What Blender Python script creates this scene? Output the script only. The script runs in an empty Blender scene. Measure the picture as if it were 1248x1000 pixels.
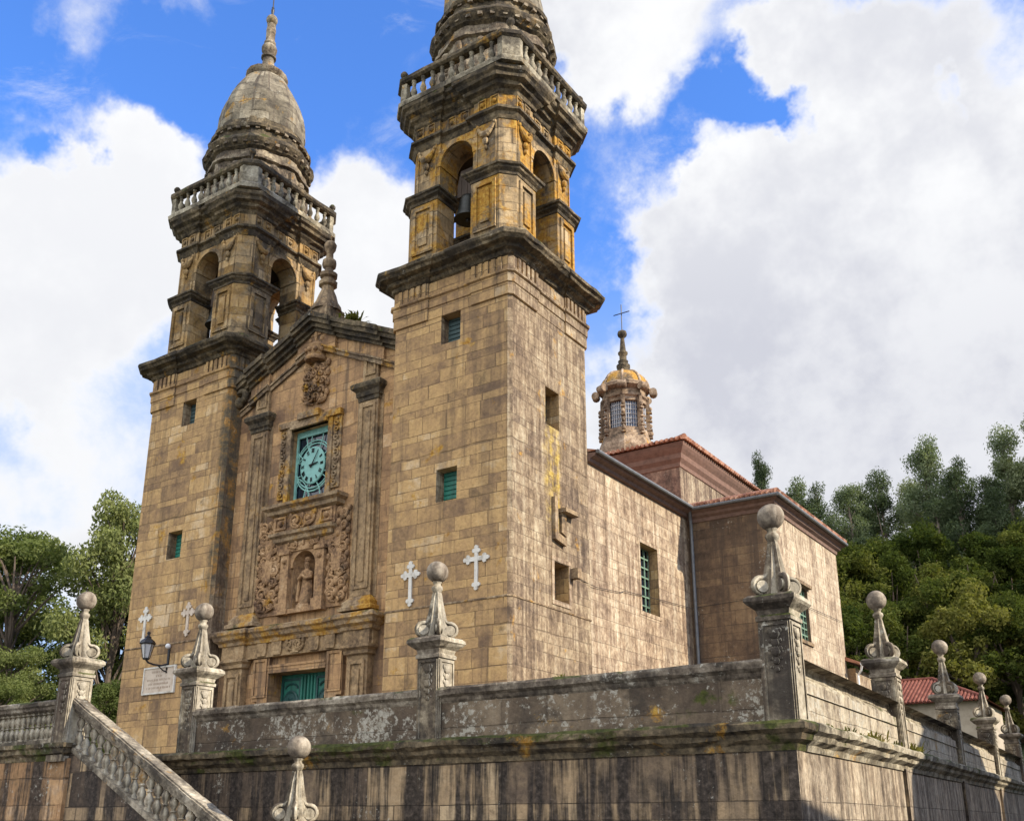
import bpy, bmesh, math, random
import numpy as np
from mathutils import Vector, Quaternion
R = math.radians
PI = math.pi
random.seed(7)
sc = bpy.context.scene

# ------------------------------------------------------------------ camera
cam = bpy.data.cameras.new('camera')
camo = bpy.data.objects.new('camera', cam)
sc.collection.objects.link(camo)
sc.camera = camo
camo.location = (16.418, -24.511, -0.7915)
_yaw, _pit = 0.5886, 0.3095
_fw = Vector((-math.sin(_yaw)*math.cos(_pit), math.cos(_yaw)*math.cos(_pit), math.sin(_pit)))
camo.rotation_euler = _fw.to_track_quat('-Z', 'Y').to_euler()
cam.sensor_fit = 'HORIZONTAL'
cam.sensor_width = 36.0
cam.lens = 36.0*1228.25/1248.0
cam.shift_y = 109.5/1248.0
cam.clip_start = 0.1
cam.clip_end = 3000

# ------------------------------------------------------------------ sun, sky, exposure
SUN_EL = R(32.0)
SUN = Vector((math.cos(SUN_EL)*0.985, math.cos(SUN_EL)*0.17, math.sin(SUN_EL))).normalized()
sl = bpy.data.lights.new('sun', 'SUN')
sl.energy = 4.9
sl.angle = R(0.5)
sl.color = (1.0, 0.89, 0.73)
so = bpy.data.objects.new('sun', sl)
sc.collection.objects.link(so)
so.rotation_euler = SUN.to_track_quat('Z', 'Y').to_euler()
so.location = (40, 0, 60)

sc.view_settings.view_transform = 'Standard'
sc.view_settings.look = 'None'
sc.view_settings.gamma = 1
sc.view_settings.use_curve_mapping = False
sc.view_settings.exposure = 0.62


class NT:
    """tiny helper for writing node trees"""
    def __init__(s, tree):
        s.t = tree
        s.t.nodes.clear()

    def new(s, typ, **kw):
        n = s.t.nodes.new(typ)
        for k, v in kw.items():
            setattr(n, k, v)
        return n

    def link(s, a, b):
        s.t.links.new(a, b)

    def put(s, sock, v):
        if v is None:
            return
        if isinstance(v, bpy.types.NodeSocket):
            s.t.links.new(v, sock)
        else:
            if isinstance(v, (tuple, list)) and len(v) == 3 and sock.type == 'RGBA':
                v = (*v, 1)
            sock.default_value = v

    def m(s, op, a, b=None, c=None, clamp=False):
        n = s.new('ShaderNodeMath', operation=op, use_clamp=clamp)
        s.put(n.inputs[0], a); s.put(n.inputs[1], b); s.put(n.inputs[2], c)
        return n.outputs[0]

    def vm(s, op, a, b=None):
        n = s.new('ShaderNodeVectorMath', operation=op)
        s.put(n.inputs[0], a); s.put(n.inputs[1], b)
        return n.outputs['Value'] if op in ('DOT_PRODUCT', 'LENGTH') else n.outputs[0]

    def xyz(s, v):
        n = s.new('ShaderNodeSeparateXYZ'); s.put(n.inputs[0], v)
        return n.outputs[0], n.outputs[1], n.outputs[2]

    def cxyz(s, a, b, c):
        n = s.new('ShaderNodeCombineXYZ')
        s.put(n.inputs[0], a); s.put(n.inputs[1], b); s.put(n.inputs[2], c)
        return n.outputs[0]

    def mix(s, f, a, b, mode='MIX'):
        n = s.new('ShaderNodeMix', data_type='RGBA', blend_type=mode)
        s.put(n.inputs[0], f); s.put(n.inputs[6], a); s.put(n.inputs[7], b)
        return n.outputs[2]

    def mixf(s, f, a, b):
        n = s.new('ShaderNodeMix', data_type='FLOAT')
        s.put(n.inputs[0], f); s.put(n.inputs[2], a); s.put(n.inputs[3], b)
        return n.outputs[0]

    def noise(s, vec, scale, det=4, rough=0.55, dist=0.0, dims='3D'):
        n = s.new('ShaderNodeTexNoise', noise_dimensions=dims)
        if dims == '1D':
            s.put(n.inputs['W'], vec)
        else:
            s.put(n.inputs['Vector'], vec)
        s.put(n.inputs['Scale'], scale); s.put(n.inputs['Detail'], det)
        s.put(n.inputs['Roughness'], rough); s.put(n.inputs['Distortion'], dist)
        return n.outputs[0]

    def ramp(s, f, stops, interp='LINEAR'):
        n = s.new('ShaderNodeValToRGB')
        cr = n.color_ramp
        cr.interpolation = interp
        while len(cr.elements) < len(stops):
            cr.elements.new(0.5)
        for e, (p, c) in zip(cr.elements, stops):
            e.position = p
            e.color = (*c, 1) if len(c) == 3 else c
        s.put(n.inputs[0], f)
        return n.outputs[0]

    def step(s, f, a, b):
        n = s.new('ShaderNodeMapRange', interpolation_type='SMOOTHSTEP', clamp=True)
        s.put(n.inputs[0], f); s.put(n.inputs[1], a); s.put(n.inputs[2], b)
        return n.outputs[0]


world = bpy.data.worlds.new('World')
sc.world = world
world.use_nodes = True
W = NT(world.node_tree)


def build_world():
    sky = W.new('ShaderNodeTexSky', sky_type='NISHITA')
    sky.sun_disc = False
    sky.sun_elevation = SUN_EL
    sky.sun_rotation = math.atan2(SUN.x, SUN.y)
    sky.air_density = 1.0
    sky.dust_density = 0.4
    sky.ozone_density = 3.0
    tc = W.new('ShaderNodeTexCoord')
    d = W.vm('NORMALIZE', tc.outputs['Generated'])
    dx, dy, dz = W.xyz(d)
    blue = W.mix(1.0, sky.outputs[0], (0.95, 1.5, 2.35), 'MULTIPLY')
    # cloud masses: (direction, angular radius, weight)
    B = CLOUDS
    warp = W.new('ShaderNodeTexNoise'); W.put(warp.inputs['Vector'], d)
    W.put(warp.inputs['Scale'], 6.0); W.put(warp.inputs['Detail'], 6); W.put(warp.inputs['Roughness'], .62)
    wv = W.vm('SUBTRACT', warp.outputs[1], (0.5, 0.5, 0.5))
    sc1 = W.new('ShaderNodeVectorMath', operation='SCALE'); W.put(sc1.inputs[0], wv); sc1.inputs['Scale'].default_value = 0.2
    dw = W.vm('NORMALIZE', W.vm('ADD', d, sc1.outputs[0]))
    acc = None
    for c, r, w in B:
        c = Vector(c).normalized()
        dist = W.vm('LENGTH', W.vm('SUBTRACT', dw, tuple(c)))
        g = W.m('MULTIPLY', W.step(dist, r*1.2, r*0.45), w)
        acc = g if acc is None else W.m('ADD', acc, g)
    n1 = W.noise(d, 7.0, 8, 0.62, 0.2)
    n2 = W.noise(d, 24.0, 6, 0.6)
    f = W.m('ADD', acc, W.m('ADD', W.m('MULTIPLY', W.m('SUBTRACT', n1, 0.5), 2.3), W.m('MULTIPLY', W.m('SUBTRACT', n2, 0.5), 0.9)))
    mask = W.step(f, 0.08, 1.1)
    # thin broken veil between the heaps
    vl = W.noise(W.vm('MULTIPLY', d, (1.0, 1.0, 2.2)), 5.5, 8, 0.68, 0.8)
    mask = W.m('MAXIMUM', mask, W.m('MULTIPLY', W.step(vl, 0.53, 0.8), 0.6))
    n3 = W.noise(d, 4.5, 6, 0.6)
    low = W.step(dz, 0.58, 0.36)
    east = W.step(dx, -0.62, -0.4)
    sh = W.m('ADD', W.m('MULTIPLY', W.step(n3, 0.4, 0.6), 0.65), W.m('MULTIPLY', low, 0.5))
    shade = W.m('MULTIPLY', W.m('MULTIPLY', W.step(f, 0.6, 1.25), sh), W.mixf(east, 0.35, 1.0), clamp=True)
    cc = W.mix(shade, CL_HI, CL_LO)
    # pale vapour towards the horizon
    haze = W.m('MULTIPLY', W.step(dz, 0.56, 0.3), 0.85)
    base = W.mix(haze, blue, CL_HAZE)
    back = W.mixf(W.step(dy, 0.15, -0.35), 1.0, 2.5)  # unseen clouds behind the camera brightened to fill the shaded facade
    cc = W.mix(1.0, cc, W.cxyz(back, back, back), 'MULTIPLY')
    col = W.mix(mask, base, cc)
    bg = W.new('ShaderNodeBackground')
    W.put(bg.inputs[0], col)
    bg.inputs[1].default_value = 0.1
    out = W.new('ShaderNodeOutputWorld')
    W.link(bg.outputs[0], out.inputs[0])


CL_HI, CL_LO, CL_HAZE = (6.5, 6.55, 6.65), (4.25, 4.35, 4.85), (3.5, 4.3, 5.6)
CLOUDS = [((-0.80, 0.42, 0.42), .11, .9), ((-0.76, 0.44, 0.47), .11, .8), ((-0.70, 0.45, 0.55), .07, .75), ((-0.66, 0.48, 0.555), .06, .6), ((-0.83, 0.39, 0.42), .12, .75),
          ((-0.69, 0.53, 0.49), .08, .7), ((-0.587, 0.608, 0.535), .075, .95), ((-0.56, 0.65, 0.51), .09, .8), ((-0.60, 0.63, 0.48), .09, .6), ((-0.78, 0.49, 0.40), .12, .5),
          ((-0.84, 0.47, 0.25), .12, .6), ((-0.702, 0.365, 0.612), .05, .3), ((-0.67, 0.36, 0.66), .06, .3), ((-0.63, 0.40, 0.665), .05, .25), ((-0.685, 0.447, 0.575), .045, .45),
          ((-0.32, 0.665, 0.675), .075, .8), ((-0.36, 0.665, 0.655), .06, .6), ((-0.30, 0.62, 0.72), .1, .6),
          ((-0.17, 0.745, 0.645), .085, .95), ((-0.10, 0.77, 0.63), .08, .9), ((-0.21, 0.72, 0.665), .06, .7),
          ((-0.275, 0.77, 0.575), .06, 1.05), ((-0.30, 0.785, 0.54), .055, .8), ((-0.22, 0.80, 0.55), .08, .8), ((-0.26, 0.83, 0.50), .09, .9), ((-0.30, 0.85, 0.44), .1, .8),
          ((-0.15, 0.83, 0.54), .11, .9), ((-0.164, 0.90, 0.42), .2, 1.0), ((-0.03, 0.84, 0.54), .14, .9), ((-0.22, 0.93, 0.32), .2, .8), ((-0.40, 0.86, 0.33), .15, .6), ((-0.62, 0.68, 0.36), .15, .5),
          ((-0.2, 0.95, 0.22), .25, .8), ((-0.08, 0.93, 0.36), .2, .7), ((-0.42, 0.84, 0.33), .12, .5), ((-0.78, 0.55, 0.27), .13, .4), ((0.35, 0.8, 0.45), .4, 1.0), ((0.1, -0.8, 0.55), .95, 1.1), ((-0.7, -0.5, 0.5), .5, .8), ((0.0, -0.3, 0.95), .35, .5),  # negative-y entries: unseen clouds added behind the camera as fill light
          ((-0.243, 0.742, 0.624), .045, -.75), ((-0.205, 0.767, 0.608), .04, -.6), ((-0.28, 0.72, 0.635), .04, -.25), ((-0.075, 0.795, 0.605), .025, -.7), ((-0.335, 0.775, 0.53), .07, .7), ((-0.34, 0.80, 0.48), .08, .7), ((-0.43, 0.77, 0.45), .1, .12), ((-0.735, 0.405, 0.545), .03, -.6), ((-0.64, 0.55, 0.535), .03, -.4)]

build_world()
world.cycles.sampling_method = 'MANUAL'
world.cycles.sample_map_resolution = 512


# ------------------------------------------------------------------ materials
def new_mat(name):
    m = bpy.data.materials.new(name)
    m.use_nodes = True
    return m, NT(m.node_tree)


def finish(n, color, rough=0.9, bump=None, bstr=0.5, bdist=0.03, spec=0.25, metallic=0.0):
    p = n.new('ShaderNodeBsdfPrincipled')
    n.put(p.inputs['Base Color'], color)
    n.put(p.inputs['Roughness'], rough)
    n.put(p.inputs['Metallic'], metallic)
    n.put(p.inputs['Specular IOR Level'], spec)
    if bump is not None:
        b = n.new('ShaderNodeBump')
        b.inputs['Strength'].default_value = bstr
        b.inputs['Distance'].default_value = bdist
        n.put(b.inputs['Height'], bump)
        n.link(b.outputs[0], p.inputs['Normal'])
    o = n.new('ShaderNodeOutputMaterial')
    n.link(p.outputs[0], o.inputs[0])
    return p


def stone(name, tones, brick=None, mortar=0.6, mortar_col=(.06, .05, .04), grime=0.0, grime_col=(.035, .03, .025), ochre=0.0, white=0.0,
          moss=0.0, streak=0.0, east=None, bump=0.5, seed=0.0, polar=False, contrast=1.0, dark=0.0, yellow=False, runs=False, corner=False):
    """weathered granite; tones = 5 colours, brick = (length, course height)"""
    m, n = new_mat(name)
    geo = n.new('ShaderNodeNewGeometry')
    tcn = n.new('ShaderNodeTexCoord')
    pos = geo.outputs['Position']
    px, py, pz = n.xyz(pos)
    nx, ny, nz = n.xyz(geo.outputs['Normal'])
    if polar:
        ox, oy, oz = n.xyz(tcn.outputs['Object'])
        u = n.m('MULTIPLY', n.m('ARCTAN2', oy, ox), 1.9)
    else:
        sel = n.m('GREATER_THAN', n.m('ABSOLUTE', nx), n.m('ABSOLUTE', ny))
        u = n.mixf(sel, px, n.m('ADD', py, 31.7))
    sp = n.vm('ADD', pos, (seed*3.1, seed*1.7, seed*2.3))
    fine = n.noise(sp, 9.0, 7, 0.65)
    mid = n.noise(sp, 1.6, 6, 0.6)
    low = n.noise(sp, 0.28, 4, 0.55)
    stv = n.cxyz(n.m('MULTIPLY', u, 4.6), n.m('MULTIPLY', pz, 0.16), n.m('ADD', n.m('MULTIPLY', n.m('ADD', px, py), 0.05), seed))
    stk = n.noise(stv, 1.0, 6, 0.62)
    stv2 = n.cxyz(n.m('MULTIPLY', u, 0.9), n.m('MULTIPLY', pz, 0.12), seed+4.0)
    stk2 = n.noise(stv2, 1.0, 4, 0.55)
    if brick:
        bw, bh = brick
        zw = n.m('ADD', pz, n.m('MULTIPLY', n.noise(n.m('ADD', pz, seed*9.0), 1.25, 1, 0.5, 0, '1D'), 0.62))
        wob = n.m('MULTIPLY', n.m('SUBTRACT', n.noise(sp, 1.1, 2, 0.5), 0.5), 0.06)
        zw = n.m('ADD', zw, wob)
        row = n.m('FLOOR', n.m('DIVIDE', zw, bh))
        wn = n.new('ShaderNodeTexWhiteNoise', noise_dimensions='1D')
        n.put(wn.inputs['W'], n.m('ADD', row, seed))
        wn2 = n.noise(n.cxyz(n.m('MULTIPLY', u, 0.55), n.m('MULTIPLY', row, 7.3), seed), 1.0, 1, 0.5)
        uu = n.m('ADD', n.m('ADD', u, n.m('MULTIPLY', wn.outputs[0], bw*3)), n.m('MULTIPLY', wn2, bw*2.6))
        bt = n.new('ShaderNodeTexBrick', offset=0.0, squash=1.0)
        n.put(bt.inputs['Vector'], n.cxyz(uu, zw, 0.0))
        bt.inputs['Color1'].default_value = (0, 0, 0, 1)
        bt.inputs['Color2'].default_value = (1, 1, 1, 1)
        bt.inputs['Mortar'].default_value = (.5, .5, .5, 1)
        bt.inputs['Scale'].default_value = 1.0
        bt.inputs['Mortar Size'].default_value = 0.016
        bt.inputs['Mortar Smooth'].default_value = 0.5
        bt.inputs['Bias'].default_value = 0.0
        bt.inputs['Brick Width'].default_value = bw
        bt.inputs['Row Height'].default_value = bh
        bsep = n.new('ShaderNodeSeparateColor'); n.put(bsep.inputs[0], bt.outputs['Color'])
        brickv = bsep.outputs[0]
        joint = bt.outputs['Fac']
        blo = n.noise(n.vm('ADD', sp, (7.0, 1.0, 2.0)), 3.4, 7, 0.7, 0.3)
        t = n.m('ADD', 0.5, n.m('MULTIPLY', n.m('SUBTRACT', brickv, 0.5), 0.5*contrast))
        for q, w in ((mid, 0.6), (low, 0.7), (blo, 0.5)):
            t = n.m('ADD', t, n.m('MULTIPLY', n.m('SUBTRACT', q, 0.5), w))
    else:
        joint = None
        t = n.m('ADD', 0.48, n.m('MULTIPLY', n.m('SUBTRACT', mid, 0.5), 1.3))
        for q, w in ((low, 0.5), (fine, 0.7)):
            t = n.m('ADD', t, n.m('MULTIPLY', n.m('SUBTRACT', q, 0.5), w))
    stops = [(p, c) for p, c in zip((0.2, 0.36, 0.5, 0.64, 0.8), tones)]
    col = n.ramp(t, stops)
    col = n.mix(1.0, col, n.ramp(fine, [(0.2, (.68, .68, .68)), (0.5, (1, 1, 1)), (0.8, (1.22, 1.2, 1.16))]), 'MULTIPLY')
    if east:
        # east sides: purple-grey weathered crust with pale runs; terrace stone gets painted sunlight
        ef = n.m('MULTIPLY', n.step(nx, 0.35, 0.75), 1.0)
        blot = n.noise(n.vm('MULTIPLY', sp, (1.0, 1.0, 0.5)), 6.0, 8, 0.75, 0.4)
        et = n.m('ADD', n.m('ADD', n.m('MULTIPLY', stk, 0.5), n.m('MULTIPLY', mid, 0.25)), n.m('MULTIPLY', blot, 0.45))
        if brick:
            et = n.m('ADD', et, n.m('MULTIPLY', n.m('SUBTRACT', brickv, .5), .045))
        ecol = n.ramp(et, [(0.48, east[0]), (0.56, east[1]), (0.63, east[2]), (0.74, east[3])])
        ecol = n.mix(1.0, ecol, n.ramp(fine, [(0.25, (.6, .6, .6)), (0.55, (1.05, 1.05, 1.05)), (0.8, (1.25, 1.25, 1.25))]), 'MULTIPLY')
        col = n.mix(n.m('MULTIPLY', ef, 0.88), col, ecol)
    if streak:
        if runs:
            # broad black water runs between clean bands
            r1 = n.noise(n.cxyz(n.m('MULTIPLY', u, 1.35), n.m('MULTIPLY', pz, 0.09), seed), 1.0, 5, 0.72)
            sm = n.m('MULTIPLY', n.step(n.m('ADD', r1, n.m('MULTIPLY', n.m('SUBTRACT', mid, 0.5), 0.22)), 0.43, 0.555), streak)
            if east:
                sm = n.m('MULTIPLY', sm, n.mixf(n.step(nx, .35, .75), 1.0, .35))
            col = n.mix(sm, col, n.ramp(fine, [(0.35, (.014, .012, .010)), (0.55, (.045, .036, .03)), (.75, (.12, .095, .075))]))
        else:
            sm = n.m('MULTIPLY', n.step(n.m('ADD', stk, n.m('MULTIPLY', n.m('SUBTRACT', stk2, 0.5), 0.8)), 0.47, 0.66), streak)
            if east:
                sm = n.m('MULTIPLY', sm, n.mixf(n.step(nx, .3, .7), 1.0, .5))
            col = n.mix(sm, col, (.075, .055, .042))
    if joint is not None:
        jf = n.mixf(n.step(nx, .35, .75), 1.0, .7) if east else 1.0
        joint = n.m('MULTIPLY', joint, n.m('MULTIPLY', n.step(mid, 0.3, 0.58), jf))
        jj = n.m('MULTIPLY', joint, mortar)
        col = n.mix(jj, col, mortar_col)
    if grime:
        g1 = n.noise(sp, 0.9, 8, 0.68, 0.4)
        gm = n.m('MULTIPLY', n.mixf(n.step(nx, .3, .7), 1.0, .35) if east else 1.0, n.step(g1, 0.62-0.25*grime, 0.74-0.2*grime))  # grime and streaks thin on east faces to keep painted sunlight bright
        gm = n.m('MULTIPLY', gm, min(1.0, 0.4+grime*0.6))
        col = n.mix(gm, col, grime_col)
    if dark:
        col = n.mix(dark, col, grime_col)
    if ochre:
        o1 = n.noise(n.vm('ADD', sp, (11.0, 3.0, 7.0)), 0.85, 8, 0.7, 0.3)
        om = n.m('MULTIPLY', n.step(o1, 0.64-0.2*ochre, 0.73-0.16*ochre), 0.85)
        if name == 'belfry_stone':
            om = n.m('MULTIPLY', om, n.mixf(n.step(px, -10.0, -6.0), .4, 1.0))
        oc = n.ramp(fine, [(0.3, (.2, .085, .012)), (0.5, (.38, .19, .02)), (0.7, (.5, .33, .07))])
        col = n.mix(om, col, oc)
    if white:
        w1 = n.noise(n.vm('ADD', sp, (1.0, 13.0, 5.0)), 8.5, 6, 0.75, 0.1)
        w2 = n.noise(n.vm('ADD', sp, (5.0, 3.0, 15.0)), 0.8, 3, 0.6)
        wm = n.m('MULTIPLY', n.step(n.m('ADD', w1, n.m('MULTIPLY', n.m('SUBTRACT', w2, 0.5), 0.55)), 0.66-0.1*white, 0.76-0.1*white), 0.75)
        col = n.mix(wm, col, n.ramp(fine, [(.3, (.3, .28, .22)), (.7, (.47, .45, .38))]))
    if moss:
        up = n.step(nz, -0.3, 0.6)
        m1 = n.noise(n.vm('ADD', sp, (3.0, 23.0, 1.0)), 1.0, 6, 0.65)
        mm = n.m('MULTIPLY', n.step(n.m('ADD', m1, n.m('MULTIPLY', up, 0.12)), 0.68-0.2*moss, 0.76-0.18*moss), 0.9)
        col = n.mix(mm, col, n.ramp(fine, [(0.3, (.018, .022, .006)), (0.6, (.055, .065, .012)), (0.8, (.12, .12, .03))]))
    if corner:
        # damp, lichened strip in the angle between the left tower and the facade
        cv = n.m('ADD', px, n.m('MULTIPLY', n.m('SUBTRACT', mid, 0.5), .7))
        cm = n.m('MULTIPLY', n.step(n.m('ABSOLUTE', n.m('SUBTRACT', cv, -13.5)), .42, .12), n.step(pz, 6.0, 9.0))
        cm = n.m('MULTIPLY', cm, n.step(n.m('ADD', stk, n.m('MULTIPLY', mid, .4)), .5, .72))
        col = n.mix(n.m('MULTIPLY', cm, .9), col, n.ramp(n.noise(sp, 2.2, 6, .7), [(.38, (.05, .045, .035)), (.5, (.12, .09, .05)), (.6, (.33, .16, .03)), (.72, (.45, .40, .3))]))
    if yellow:
        # yellow lichen run below the slit window of the right tower's long side
        yv = n.m('ADD', py, n.m('MULTIPLY', n.m('SUBTRACT', mid, 0.5), 1.1))
        ym = n.m('MULTIPLY', n.step(n.m('ABSOLUTE', n.m('SUBTRACT', yv, 2.55)), 0.62, 0.2), n.m('MULTIPLY', n.step(pz, 7.6, 9.0), n.step(pz, 13.6, 12.0)))
        ym = n.m('MULTIPLY', n.m('MULTIPLY', ym, n.m('GREATER_THAN', nx, 0.5)), n.step(n.m('ADD', n.m('MULTIPLY', stk, .6), n.m('MULTIPLY', n.noise(sp, 3.0, 6, .7), 0.6)), 0.5, 0.72))
        col = n.mix(n.m('MULTIPLY', ym, 0.85), col, n.ramp(fine, [(0.3, (.2, .115, .015)), (0.5, (.42, .29, .04)), (0.75, (.56, .44, .15))]))
    h = n.m('MULTIPLY', fine, 0.55)
    h = n.m('ADD', h, n.m('MULTIPLY', mid, 0.5))
    if joint is not None:
        h = n.m('SUBTRACT', h, n.m('MULTIPLY', joint, 0.55))
        h = n.m('ADD', h, n.m('MULTIPLY', brickv, 0.18))
    finish(n, col, 0.92, h, bump, 0.06, 0.2)
    return m


def simple(name, col, rough=0.6, var=0.25, scale=6.0, metallic=0.0, spec=0.4, bump=0.2, col2=None, stretch=None):
    m, n = new_mat(name)
    geo = n.new('ShaderNodeNewGeometry')
    p = geo.outputs['Position']
    if stretch:
        p = n.vm('MULTIPLY', p, stretch)
    f = n.noise(p, scale, 6, 0.62)
    lo = tuple(c*(1-var) for c in col)
    hi = tuple(min(1, c*(1+var)) for c in col)
    c = n.ramp(f, [(0.28, col2 or lo), (0.48, col), (0.75, hi)])
    finish(n, c, rough, f, bump, 0.02, spec, metallic)
    return m


def srgb(r, g, b):
    return tuple(((c/255)/12.92 if c/255 <= .04045 else ((c/255+.055)/1.055)**2.4) for c in (r, g, b))


TAN = [(.178, .114, .068), (.295, .188, .095), (.40, .255, .117), (.475, .308, .135), (.54, .40, .24)]
EAST = [(.05, .038, .029), (.125, .092, .066), (.25, .193, .128), (.46, .395, .275)]
TRIM = [(.10, .07, .045), (.18, .125, .075), (.26, .185, .11), (.33, .24, .14), (.40, .31, .2)]
DARKT = [(.026, .022, .016), (.058, .046, .031), (.105, .082, .05), (.17, .13, .078), (.26, .21, .13)]
PALE = [(.12, .10, .07), (.2, .172, .12), (.29, .255, .185), (.38, .34, .25), (.48, .44, .34)]
WALLT = [(.05, .038, .029), (.12, .088, .062), (.22, .16, .10), (.33, .235, .135), (.44, .33, .2)]

MT = {}
MT['ashlar'] = stone('tan_ashlar', TAN, (.9, .40), .62, mortar_col=(.085, .06, .04), ochre=.24, streak=.36, east=EAST, bump=.8, seed=1, contrast=.72, yellow=True, grime=.12, corner=True)
MT['facade'] = stone('facade_stone', [(.165, .1, .06), (.26, .16, .085), (.355, .216, .108), (.435, .268, .127), (.49, .34, .2)], (.95, .42), .5, mortar_col=(.08, .055, .035), ochre=.3, streak=.62, grime=.18, bump=.7, seed=2, contrast=.7)
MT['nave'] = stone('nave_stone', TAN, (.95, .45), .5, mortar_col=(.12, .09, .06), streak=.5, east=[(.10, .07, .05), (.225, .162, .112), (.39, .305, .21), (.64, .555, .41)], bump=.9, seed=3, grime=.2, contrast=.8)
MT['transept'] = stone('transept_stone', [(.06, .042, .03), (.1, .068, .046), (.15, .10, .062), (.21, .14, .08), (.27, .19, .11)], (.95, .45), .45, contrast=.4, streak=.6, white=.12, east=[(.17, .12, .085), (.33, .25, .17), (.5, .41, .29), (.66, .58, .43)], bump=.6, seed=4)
MT['trim'] = stone('carved_stone', TRIM, None, ochre=.4, grime=.5, streak=.55, white=.12, bump=1.0, seed=5)
MT['relief'] = stone('relief_stone', [(.09, .055, .034), (.2, .122, .068), (.3, .185, .096), (.375, .235, .12), (.46, .32, .19)], None, ochre=.25, grime=.42, bump=1.0, seed=6)
MT['belfry'] = stone('belfry_stone', [(.11, .08, .048), (.2, .145, .08), (.29, .21, .115), (.37, .26, .135), (.44, .33, .19)], (.9, .5), .45, ochre=.95, grime=.55, streak=.65, white=.15, bump=1.0, seed=7)
MT['cornice'] = stone('lichened_cornice', DARKT, None, ochre=.2, grime=.55, white=.12, moss=.12, bump=.9, seed=8)
MT['mossy'] = stone('mossy_ledge', DARKT, None, ochre=.25, grime=.4, white=.25, moss=.62, bump=.9, seed=9)
MT['balus'] = stone('tower_balustrade', PALE, None, ochre=.35, grime=.62, bump=.7, seed=10)
MT['dome'] = stone('dome_stone', [(.08, .068, .048), (.145, .124, .088), (.22, .19, .136), (.3, .265, .195), (.4, .36, .275)], (.8, .5), .6, grime=.5, ochre=.3, streak=.75, white=.35, bump=.9, seed=11, polar=True, contrast=.4)
MT['drum'] = stone('drum_stone', [(.06, .05, .035), (.13, .10, .07), (.22, .175, .12), (.32, .27, .19), (.42, .36, .26)], None, ochre=.32, grime=.5, streak=.4, white=.25, bump=.8, seed=12)
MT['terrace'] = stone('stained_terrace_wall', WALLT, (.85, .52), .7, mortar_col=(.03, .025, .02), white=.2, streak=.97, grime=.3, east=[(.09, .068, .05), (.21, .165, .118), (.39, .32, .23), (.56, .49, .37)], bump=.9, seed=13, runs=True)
MT['parapet'] = stone('lichened_parapet', [(.036, .028, .02), (.08, .06, .042), (.135, .102, .068), (.195, .15, .10), (.28, .225, .155)], (1.5, .7), .25, contrast=.3, grime=.42, white=1.2, moss=.2, streak=.4, ochre=.12, east=[(.14, .11, .08), (.3, .25, .18), (.46, .40, .29), (.6, .53, .4)], bump=.8, seed=14)  # east tones put sunlight into the side parapet's colour
MT['coping'] = stone('parapet_coping', [(.045, .036, .027), (.095, .076, .056), (.16, .132, .098), (.25, .215, .162), (.4, .355, .275)], None, grime=.55, white=.5, moss=.12, bump=.8, seed=15, east=[(.12, .10, .072), (.28, .24, .175), (.44, .39, .29), (.58, .53, .41)])  # east tones paint sunlit edges onto the coping
MT['pillar'] = stone('pillar_stone', [(.05, .04, .028), (.105, .083, .057), (.18, .147, .10), (.29, .245, .17), (.45, .395, .29)], None, grime=.7, white=.4, streak=.8, ochre=.14, bump=.8, seed=16, east=[(.14, .115, .08), (.33, .285, .205), (.52, .465, .35), (.66, .6, .47)])  # pale east tones paint sunlit faces; dark base mixes shade with real grime
MT['stair'] = stone('stair_stone', DARKT, (.7, .3), .6, grime=.3, white=.35, streak=.6, bump=.8, seed=17)
MT['stairrail'] = stone('stair_rail_stone', [(.06, .048, .036), (.12, .098, .072), (.2, .17, .125), (.32, .275, .205), (.46, .41, .32)], None, grime=.6, white=.4, ochre=.16, bump=.9, seed=18, east=[(.12, .10, .072), (.3, .26, .19), (.48, .43, .32), (.62, .57, .45)])  # east tones carry painted sunlight on rail tops and baluster sides
MT['lantern'] = stone('lantern_stone', [(.10, .07, .048), (.17, .12, .08), (.25, .18, .12), (.33, .245, .165), (.42, .33, .24)], None, grime=.4, ochre=.3, bump=.7, seed=19)
MT['lanterndome'] = stone('orange_lichened_dome', TRIM, None, grime=.3, ochre=1.25, bump=.6, seed=20)
MT['eave'] = simple('eave_stone', (.16, .10, .075), .9, .35, 5, bump=.4)
MT['block'] = stone('crossing_stone', [(.10, .06, .045), (.15, .09, .066), (.2, .122, .088), (.26, .165, .115), (.34, .24, .175)], None, white=.35, grime=.15, streak=.4, east=EAST, bump=.6, seed=21)
MT['green'] = simple('green_paint', (.018, .14, .10), .55, .55, 4, bump=.3, stretch=(1, 1, .2))
MT['greenlight'] = simple('pale_green_paint', (.2, .42, .37), .5, .3, 7)
MT['lattice'] = simple('faded_green_lattice', (.14, .22, .15), .6, .3, 7)
MT['greendark'] = simple('dark_green_paint', (.01, .055, .05), .5, .3, 9)
MT['dial'] = simple('clock_dial', (.17, .37, .33), .55, .14, 5)
MT['black'] = simple('black_iron', (.012, .012, .013), .5, .3, 12)
MT['glass'] = simple('dark_glass', (.012, .018, .03), .08, .2, 2, spec=.6, bump=.03)
MT['lanternglass'] = simple('lantern_glass', (.07, .085, .12), .1, .4, 1.3, spec=.7, bump=.03)
MT['paleframe'] = simple('pale_frame', (.42, .42, .42), .6, .15, 9)
MT['louvre'] = simple('weathered_shutter', (.05, .085, .085), .7, .3, 9)
MT['marble'] = simple('white_marble', (.56, .535, .47), .6, .2, 3.2, bump=.3, col2=(.27, .23, .17))
MT['plaque'] = simple('plaque_marble', (.48, .40, .31), .6, .18, 4, bump=.15, col2=(.36, .27, .19))
MT['letters'] = simple('engraved_lettering', (.24, .17, .12), .8, .2, 9)
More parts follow.
